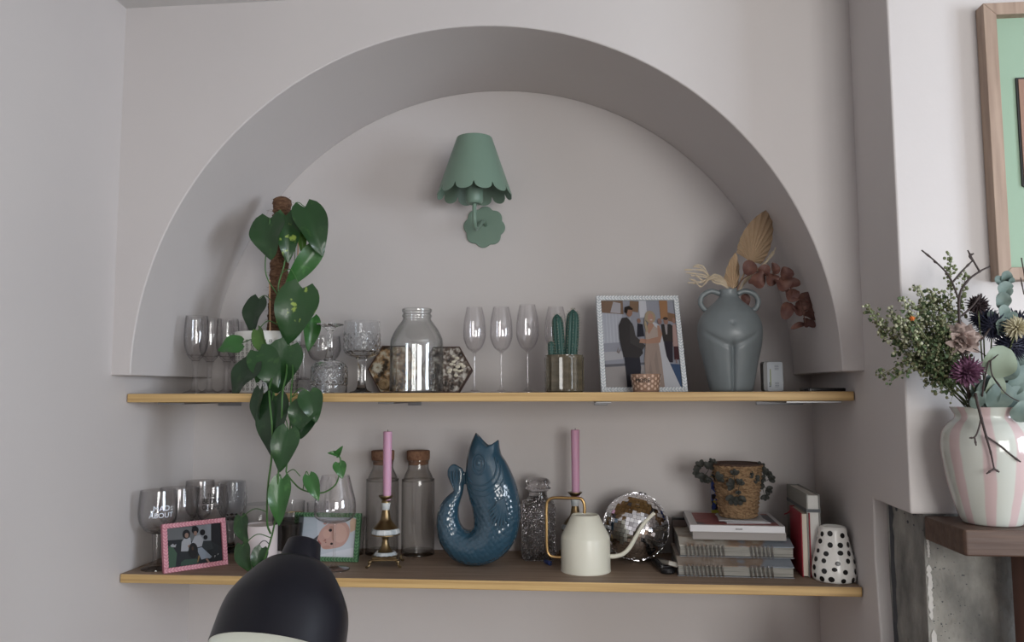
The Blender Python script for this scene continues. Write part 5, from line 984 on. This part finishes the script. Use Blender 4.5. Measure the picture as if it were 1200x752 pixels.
# ------------------------------------------------------------------ reading lamp in the foreground
YL = -.80; kk = mpp(YL); zc0 = at(325, 752, YL); 
t = thing('reading_lamp', 'matt black dome reading lamp in front of the lower shelf', 'lamp', (at(352, 700, YL).x, YL+.10, 0)); LO = t.location.copy()
BM = mat('matt black enamel', (.007, .007, .011), .36, spec=.3); ap = at(357, 634, YL+.03); op = at(323, 768, YL-.06); ax = (op-ap); LN = ax.length; axn = ax.normalized(); 
rot_ = Vector((0, 0, -1)).rotation_difference(axn).to_matrix().to_4x4(); TL = Matrix.Translation(ap-LO) @ rot_
rS = 74.5*kk
dome = smp([(.028, -.030), (.046, -.038), (.062, -.055), (rS*.86, -.085), (rS*.96, -.112), (rS, -LN*.97)], 6)
pr = dome+[(rS-.001, -LN*.975)]+[(r-.003, z) for r, z in reversed(dome)]
nd = len(dome); mb = MB(); mb.lathe(pr, 72, M=TL, cap=False); shd = mb.build('shade', [BM, mat('white lamp interior', (.75, .78, .72), .5)], t, angle=50)
for p in shd.data.polygons:
    c = TL.inverted() @ p.center; nl = (TL.inverted().to_3x3() @ p.normal); 
    if nl.x*c.x+nl.y*c.y < 0 and c.z < -.034: p.material_index = 1
mb = MB(); mb.lathe([(0, .0), (.0225, .0), (.0255, -.003), (.0315, -.036), (.025, -.040), (0, -.040)], 40, M=TL); mb.build('lamp_holder', BM, t, bevel=.002)
MB().ball(TL @ Vector((0, 0, -.085)), .024, 16, 12).build('bulb', BULB, t)
hj_ = TL @ Vector((0, .014, -.02)); 
mb = MB(); mb.tube(sm([hj_, hj_+Vector((.0, .05, -.01)), Vector((hj_.x-.012, .02, hj_.z-.06)), Vector((hj_.x-.02, 0, hj_.z-.16)), Vector((hj_.x-.02, 0, .6)), Vector((hj_.x-.02, 0, .02))], 8), .007, 14); mb.build('pole', BM, t)
MB().lathe([(0, 0), (.13, 0), (.13, .012), (.12, .018), (0, .02)], 48, M=Matrix.Translation((hj_.x-.02, 0, 0))).build('base', BM, t)
# ------------------------------------------------------------------ mantel and its leg
t = thing('mantel_shelf', 'thick dark wooden mantel shelf with chamfered end holding the striped vase', 'mantel', (1.926, -.237, MZ)); 
MB().prismz([(0, 0), (.002, -.165), (.006, -.170), (1.4, -.170), (1.4, 0)], -.048, 0).build('board', DARKWOOD, t, smooth=False, bevel=.003)
MB().box(.142, .26, -.105, -.045, -MZ, -.0485).build('leg', REDWOOD, t, smooth=False, bevel=.004)
# striped vase
YZ = -.325; kk = mpp(YZ); VXX = at(1163, 612, YZ).x; t = thing('striped_vase', 'white and pink striped glossy vase on the dark mantel', 'vase', (VXX, YZ, MZ))
m = bpy.data.materials.new('pink stripe glaze'); nt, N, L, P = nodes(m); tc = N.new('ShaderNodeTexCoord'); s3 = N.new('ShaderNodeSeparateXYZ'); L.new(tc.outputs['Object'], s3.inputs[0]); at2 = N.new('ShaderNodeMath'); at2.operation = 'ARCTAN2'; L.new(s3.outputs['Y'], at2.inputs[0]); L.new(s3.outputs['X'], at2.inputs[1])
nz = N.new('ShaderNodeTexNoise'); nz.inputs['Scale'].default_value = 9; L.new(tc.outputs['Object'], nz.inputs['Vector']); ad = N.new('ShaderNodeMath'); ad.operation = 'MULTIPLY_ADD'; L.new(nz.outputs['Fac'], ad.inputs[0]); ad.inputs[1].default_value = .22; L.new(at2.outputs[0], ad.inputs[2])
m5 = N.new('ShaderNodeMath'); m5.operation = 'MULTIPLY'; m5.inputs[1].default_value = 9; L.new(ad.outputs[0], m5.inputs[0]); sn = N.new('ShaderNodeMath'); sn.operation = 'SINE'; L.new(m5.outputs[0], sn.inputs[0]); r1 = N.new('ShaderNodeValToRGB'); L.new(sn.outputs[0], r1.inputs[0]); e = r1.color_ramp.elements; e[0].position = .18; e[0].color = (.50, .52, .475, 1); e[1].position = .5; e[1].color = (.50, .385, .38, 1); L.new(r1.outputs[0], P.inputs['Base Color']); P.inputs['Roughness'].default_value = .14; P.inputs['Coat Weight'].default_value = .5
o_ = [(26, 0), (30, 2), (35, 15), (42, 42), (46, 68), (47.5, 84), (45.5, 98), (39, 108), (33, 113), (31.5, 117), (34.5, 123), (36.5, 126.5)]
pf = [(r*kk, z*kk) for r, z in smp(o_, 5)]; MB().lathe(shell(pf, .004), 72).build('vessel', m, t); MB().tube(sm([(34*kk, 0, 113*kk), (44*kk, 0, 118*kk), (50*kk, 0, 110*kk), (47*kk, 0, 95*kk)], 6), .005, 12).build('handle', mat('pink handle glaze', (.45, .25, .27), .15, coat=.5), t)
VT = Vector((VXX, YZ, MZ+126*kk))
# ------------------------------------------------------------------ bouquet: every stem its own thing
def stemthing(name, label, cat, group=None): return thing(name, label, cat, VT-Vector((0, 0, .05)), 0, group)
def rel(v): return v-(VT-Vector((0, 0, .05)))
GRN = mat('dried green stem', (.10, .12, .055), .8); SEED = [mat('olive seed pods', (.17, .20, .10), .8), mat('cream seed pods', (.42, .43, .30), .8), mat('brown green pods', (.11, .11, .055), .8), mat('dark green leaves', (.055, .085, .035), .7)]
def sprig(label, tip, mid, n, spread, mix, pod=.0026, Y0=YZ, size=1.0):
    t = stemthing('wild_sprig', label, 'dried sprig', 'dried cress sprigs in the striped vase'); b = VT+Vector((rnd.uniform(-.025, .0), rnd.uniform(-.02, .02), -.01)); M_ = at(*mid); T_ = at(*tip); c = [Vector(v) for v in sm([rel(b), rel(M_), rel(T_)], 10)]
    mb = MB(); mb.tube(c, [.0014-.0009*i/len(c) for i in range(len(c))], 5); pods = MB()
    for k in range(n):
        u = .32+.68*(k/n)**.85; i = min(len(c)-2, int(u*(len(c)-1))); p = c[i]+(c[i+1]-c[i])*(u*(len(c)-1)-i); d = (c[i+1]-c[i]).normalized(); a = rnd.random()*2*pi
        s1 = d.orthogonal().normalized(); s2 = d.cross(s1); l = spread*(1.25-u)*(.5+.8*rnd.random()); e = p+(s1*cos(a)+s2*sin(a))*l+d*l*.8; e.z -= l*.15
        mb.tube([p, (p+e)/2+Vector((0, 0, .002)), e], [.0006, .0004, .0003], 3)
        for j in range(5):
            f_ = .35+.65*j/4; c2 = p+(e-p)*f_+Vector((rnd.gauss(0, 1), rnd.gauss(0, 1), rnd.gauss(0, 1)))*.004; r_ = pod*(.6+.8*rnd.random()); mi = rnd.choices(range(4), mix)[0]
            if mi == 3: leafgeo(pods, c2, c2+Vector((rnd.uniform(-1, 1), rnd.uniform(-1, 1), rnd.uniform(-1, 1)))*r_*2.8, r_*2.6, (rnd.uniform(-1, 1), -1, rnd.uniform(-1, 1)), .3, .2, 0, mi=3)
            else: pods.ball(c2, r_, 5, 4, (1, .7, 1), mi=mi)
    mb.build('stem', GRN, t); pods.build('seed_heads', SEED, t, angle=80)
S_ = [('dried cress sprig reaching furthest left from the striped vase', (1014, 356, -.33), (1075, 420, -.33), 26, .030, (4, 1, 2, 1)),
 ('drooping low dried sprig left of the striped vase', (1028, 440, -.34), (1080, 425, -.34), 14, .024, (1, 0, 4, 3)),
 ('low green sprig ending above the mantel left of vase', (1042, 446, -.36), (1088, 430, -.36), 12, .018, (1, 0, 4, 3)),
 ('cream-flowered sprig beside the painted chimney corner', (1042, 362, -.31), (1088, 420, -.32), 28, .032, (2, 5, 1, 1)),
 ('cream-flowered sprig just right of the leftmost sprig', (1058, 348, -.35), (1092, 410, -.34), 30, .034, (2, 5, 1, 1)),
 ('bushy cream and green sprig left of the dark twig', (1074, 335, -.30), (1100, 405, -.32), 30, .034, (3, 4, 1, 2)),
 ('feathery pale green sprig below the forked twig', (1088, 340, -.36), (1105, 410, -.34), 30, .032, (4, 2, 1, 2)),
 ('tall thin seed sprig standing behind the forked twig', (1113, 297, -.31), (1118, 380, -.32), 30, .022, (4, 0, 1, 0)),
 ('arching round-podded sprig right of the forked twig', (1132, 318, -.30), (1125, 390, -.31), 22, .022, (4, 0, 1, 0)),
 ('olive sprig filling the middle left of the bouquet', (1068, 385, -.37), (1100, 430, -.36), 30, .030, (2, 1, 4, 3)),
 ('dark leafy sprig low over the vase rim', (1086, 420, -.37), (1108, 450, -.36), 24, .026, (0, 0, 2, 6)),
 ('leafy green sprig hanging at the left of vase rim', (1076, 405, -.33), (1100, 445, -.34), 26, .026, (1, 0, 3, 5)),
 ('green brown sprig in front of the pale bloom', (1100, 370, -.38), (1112, 420, -.36), 26, .028, (2, 1, 4, 3)),
 ('short olive sprig close behind the purple bloom', (1110, 350, -.33), (1116, 410, -.33), 28, .028, (3, 2, 3, 3))]
for s in S_: sprig(*s)
for i_, (tp_, md_, lb_) in enumerate((((1050, 375, -.36), (1090, 425, -.34), 'fine sprig crossing the cream-flowered sprigs low down'), ((1030, 378, -.32), (1080, 430, -.33), 'loose sprig under the furthest-left dried sprig'), ((1082, 352, -.33), (1104, 415, -.34), 'dense sprig in the thick of the green cluster'), ((1096, 345, -.31), (1112, 410, -.32), 'dense sprig right behind the main dark twig'), ((1062, 366, -.34), (1096, 425, -.35), 'speckled sprig under the orange bud'), ((1106, 385, -.37), (1115, 430, -.36), 'dark brown-green sprig beside the purple bloom'), ((1095, 400, -.37), (1108, 445, -.36), 'short leafy sprig just above the vase rim'))):
    sprig(lb_, tp_, md_, 30, .034, ((3, 4, 1, 2), (3, 1, 3, 2), (3, 2, 3, 3), (2, 1, 4, 4), (3, 4, 2, 1), (1, 0, 4, 4), (0, 0, 3, 6))[i_], pod=.003)
BTW = mat('black brown twig', (.035, .022, .02), .65)
def twig(label, main, sides, r_=.0034):
    t = stemthing('bare_twig', label, 'twig', 'dark bare twigs in the striped vase'); mb = MB(); q = [rel(at(*p)) for p in main]; c = [Vector(v) for v in sm(q, 6)]; mb.tube(c, [r_*(1-.55*i/len(c))*(1+.25*(i % 6 == 0)) for i in range(len(c))], 7)
    for s in sides: cc = [Vector(v) for v in sm([rel(at(*p)) for p in s], 5)]; mb.tube(cc, [r_*.62*(1-.3*i/len(cc))*(1+.5*(i == len(cc)-3)) for i in range(len(cc))], 6)
    mb.build('branch', BTW, t)
twig('tall forked dark twig rising highest from the striped vase', [(1140, 492, -.34), (1132, 440, -.37), (1126, 395, -.38), (1124, 350, -.38), (1133, 330, -.38), (1148, 318, -.38), (1160, 312, -.38)], [[(1124, 352, -.38), (1113, 325, -.38), (1098, 308, -.38), (1080, 293, -.38)], [(1098, 308, -.38), (1094, 306, -.38)], [(1117, 330, -.38), (1127, 318, -.38), (1139, 306, -.38)], [(1148, 318, -.38), (1141, 306, -.38), (1134, 293, -.38)], [(1141, 306, -.38), (1136, 300, -.38), (1141, 297, -.38)], [(1127, 370, -.38), (1140, 358, -.38), (1150, 344, -.38)], [(1131, 415, -.38), (1143, 400, -.38), (1150, 398, -.38), (1160, 385, -.38)]])
twig('dark twig hanging down over the front of the striped vase', [(1150, 486, -.35), (1143, 462, -.40), (1150, 490, -.41), (1156, 512, -.41), (1161, 530, -.41), (1165, 549, -.41)], [[(1150, 490, -.41), (1146, 505, -.41), (1142, 512, -.41), (1136, 513, -.41)], [(1142, 512, -.41), (1144, 522, -.41)], [(1157, 512, -.41), (1172, 522, -.41), (1184, 532, -.41), (1196, 541, -.41)], [(1165, 549, -.41), (1156, 555, -.41)], [(1165, 549, -.41), (1171, 553, -.41)]], .0031)
twig('dark twig crossing the round grey-green leaves', [(1150, 490, -.35), (1152, 455, -.40), (1160, 420, -.40), (1163, 440, -.40), (1180, 462, -.40), (1205, 475, -.40)], [[(1160, 420, -.40), (1148, 412, -.40), (1140, 408, -.40)], [(1163, 440, -.40), (1174, 455, -.41)], [(1158, 425, -.40), (1170, 415, -.41)]], .0018)
twig('dark twig at the right edge of the picture', [(1190, 480, -.33), (1200, 420, -.34), (1202, 340, -.34), (1197, 302, -.34)], [[(1200, 345, -.34), (1196, 325, -.34)]], .0022)
EU2 = mat('grey green eucalyptus', (.10, .145, .13), .6, var=((30, 30, 30), (.15, .20, .175), .4, .65)); EU3 = mat('pale sage leaf', (.19, .235, .17), .6)
def euc(label, main, lv, m_):
    t = stemthing('eucalyptus_sprig', label, 'eucalyptus', 'grey-green eucalyptus in the striped vase'); mb = MB(); mb.tube(sm([rel(at(*p)) for p in main], 6), .0016, 6); mb.build('stem', GRN, t)
    for (bx, by, tx, ty, w_, Y, nx) in lv:
        mb = MB(); leafgeo(mb, rel(at(bx, by, Y)), rel(at(tx, ty, Y-.015)), w_*mpp(-.35), (nx, -1, .25), .2, .15, .0, rnd_=True); mb.build('leaf', m_, t, angle=80)
euc('round-leaved eucalyptus sprig standing tall before the oak frame', [(1170, 480, -.32), (1176, 420, -.33), (1176, 370, -.34), (1178, 325, -.34)], [(1178, 332, 1180, 318, 13, -.34, 0), (1176, 334, 1168, 325, 11, -.34, -.3), (1181, 334, 1187, 326, 10, -.34, .3), (1177, 346, 1176, 331, 20, -.35, .1), (1172, 346, 1186, 338, 12, -.345, .2), (1176, 362, 1175, 343, 16, -.35, -.2), (1176, 374, 1176, 358, 16, -.35, .2), (1176, 392, 1174, 374, 20, -.36, .1), (1170, 380, 1160, 366, 12, -.34, 0), (1180, 380, 1190, 366, 12, -.34, 0)], EU2)
euc('broad grey-green eucalyptus leaves bulging over the vase rim', [(1165, 490, -.33), (1172, 470, -.36), (1180, 450, -.37)], [(1165, 440, 1190, 420, 30, -.385, .1), (1150, 480, 1164, 444, 24, -.37, -.2), (1160, 478, 1182, 450, 26, -.38, .1), (1176, 485, 1200, 455, 28, -.37, .2), (1150, 470, 1146, 445, 18, -.36, -.4), (1185, 470, 1210, 430, 32, -.37, .2), (1170, 460, 1200, 438, 26, -.365, 0), (1140, 478, 1152, 458, 14, -.38, -.2), (1175, 435, 1205, 405, 26, -.35, .2), (1188, 492, 1208, 472, 22, -.39, .2), (1158, 456, 1170, 436, 18, -.36, 0)], EU2)
euc('single large pale sage leaf in the bouquet centre', [(1160, 485, -.34), (1160, 455, -.37)], [(1160, 440, 1182, 408, 34, -.392, .15), (1160, 470, 1172, 440, 20, -.38, .1)], EU3)
def spiky(name, label, cat, px, py, Y, r_, n, m_, core=.5, th=.0009, bend=0, petal=0, hemi=False):
    t = stemthing(name, label, cat); c = rel(at(px, py, Y)); mb = MB(); mb.ball(c, r_*core, 12, 8)
    for k in range(n):
        z = 1-2*(k+.5)/n; a = k*2.39996; rr2 = sqrt(max(0, 1-z*z)); d = Vector((rr2*cos(a), z, rr2*sin(a)))
        if hemi and d.y > .35: continue
        e = c+d*r_*(.85+.3*rnd.random())
        if petal: leafgeo(mb, c+d*r_*core*.6, e, petal, d.orthogonal(), .3, .2, 0)
        else: mb.tube([c+d*r_*core*.7, c+d*r_*.75, e], [th*1.3, th, th*.25], 4)
    mb.build('head', m_, t, angle=60 if petal else 40); mb = MB(); mb.tube(sm([Vector((0, 0, .05)), (c+Vector((0, 0, .05)))/2+Vector((0, .0, -.01)), c], 6), .0015, 6); mb.build('stem', GRN, t)
NV = mat('blue black thistle', (.018, .020, .042), .7); PU = mat('plum purple petals', (.12, .045, .09), .7, var=((90, 90, 90), (.25, .12, .20), .45, .6)); PK = mat('faded pink petals', (.46, .37, .34), .7); DB = mat('dark brown bloom', (.025, .014, .016), .8); SW = mat('straw coloured bloom', (.48, .44, .30), .7)
spiky('thistle', 'dark blue-black thistle above the pale pink bloom', 'thistle', 1163, 382, -.35, .030, 150, NV, .62, .0013)
spiky('thistle', 'dark blue-black thistle beside the tall eucalyptus sprig', 'thistle', 1152, 372, -.33, .026, 120, NV, .62, .0013)
spiky('thistle', 'large blue-black thistle below the straw-coloured bloom', 'thistle', 1186, 404, -.36, .034, 170, NV, .62, .0013)
spiky('thistle', 'blue-black thistle at the far right behind straw bloom', 'thistle', 1192, 378, -.32, .030, 130, NV, .62, .0013)
spiky('dark_flowerhead', 'small dark brown flowerhead by the forked twig', 'dried flower', 1146, 357, -.36, .021, 90, DB, .55, .0016)
spiky('straw_flower', 'spiky straw-coloured flowerhead at right of the bouquet', 'dried flower', 1192, 384, -.392, .024, 90, SW, .3, .0016)
spiky('purple_flower', 'fluffy plum purple bloom in the bouquet centre', 'dried flower', 1133, 435, -.395, .030, 130, PU, .4, 0, petal=.007)
spiky('pink_flower', 'faded pale pink bloom with wide papery petals', 'dried flower', 1128, 397, -.375, .034, 40, PK, .35, 0, petal=.026)
spiky('orange_flower', 'tiny orange bud among the pale green sprigs', 'dried flower', 1069, 373, -.38, .0055, 16, mat('orange bud', (.55, .14, .02), .6), .7, .001)
# ------------------------------------------------------------------ framed art on the breast
OAK = mat('pale oak', (.38, .28, .215), .55, var=((60, 60, 4), (.27, .19, .145), .4, .68), bump=('noise', (90, 90, 5), .3, .001)); MINT = mat('mint green mount', (.27, .385, .285), .6)
ax0, az0, az1 = 2.083, 1.735, 2.327; t = thing('framed_art', 'oak-framed picture with mint green mount beside the chimney corner', 'picture frame', (ax0, -B, az0)); wA, hA_ = .50, az1-az0; fwid = .026; fdep = .035
for nm, po in (('side', [(0, 0), (fwid, fwid), (fwid, hA_-fwid), (0, hA_)]), ('side', [(wA, 0), (wA, hA_), (wA-fwid, hA_-fwid), (wA-fwid, fwid)]), ('rail', [(0, 0), (wA, 0), (wA-fwid, fwid), (fwid, fwid)]), ('rail', [(0, hA_), (fwid, hA_-fwid), (wA-fwid, hA_-fwid), (wA, hA_)])):
    MB().prism(po, -fdep, -.001).build('frame_'+nm, OAK, t, smooth=False, bevel=.0012)
MB().box(.01, wA-.01, -.014, -.008, .01, hA_-.01).build('mount', MINT, t, smooth=False)
hx0 = .066; zt2, zb2 = 2.168-az0, 1.935-az0; xm2 = wA/2; po = [(hx0, zt2), (hx0, zb2+.0), (xm2, zb2-.10), (wA-hx0, zb2), (wA-hx0, zt2)]
MB().prism(po, -.018, -.0142).build('dark_outline', BLK, t, smooth=False); po2 = [(x+(.004 if x < xm2 else -.004 if x > xm2 else 0), z+(-.004 if z > zb2+.05 else .003)) for x, z in po]; MB().prism(po2, -.0195, -.0182).build('brown_picture', mat('rose brown print', (.27, .155, .11), .5), t, smooth=False)
po3 = [(xm2+(x-xm2)*.80, zb2+.05+(z-zb2-.05)*.80) for x, z in po2]; MB().prism(po3, -.0200, -.0196).build('inner_picture', mat('darker brown print', (.20, .095, .06), .5), t, smooth=False)
# small object at the bottom edge in front of the right wall
v = at(1006, 749, -.02); t = thing('cardboard_box', 'worn brown box corner peeking up at the bottom edge', 'box', (v.x-.0, -.08, 0), R(35)); hv = v.z+.012
MB().box(-.06, .028, -.03, .028, 0, hv-.02).build('body', mat('worn brown card', (.14, .085, .07), .8, var=((60, 60, 60), (.05, .035, .03), .45, .6)), t, smooth=False, bevel=.002)
MB().box(-.061, .029, -.031, .029, hv-.02, hv-.017).build('lid', mat('worn card edge', (.28, .24, .22), .8), t, smooth=False)
# ------------------------------------------------------------------ colour management
sc.view_settings.view_transform = 'Standard'; sc.view_settings.look = 'None'; sc.view_settings.gamma = 1; sc.view_settings.use_curve_mapping = False; sc.view_settings.exposure = 0.02
sc.cycles.use_denoising = True; sc.cycles.max_bounces = 14; sc.cycles.transparent_max_bounces = 40; sc.cycles.diffuse_bounces = 6; sc.cycles.glossy_bounces = 5; sc.cycles.transmission_bounces = 10; sc.cycles.caustics_reflective = False; sc.cycles.caustics_refractive = False; sc.cycles.sample_clamp_indirect = 6
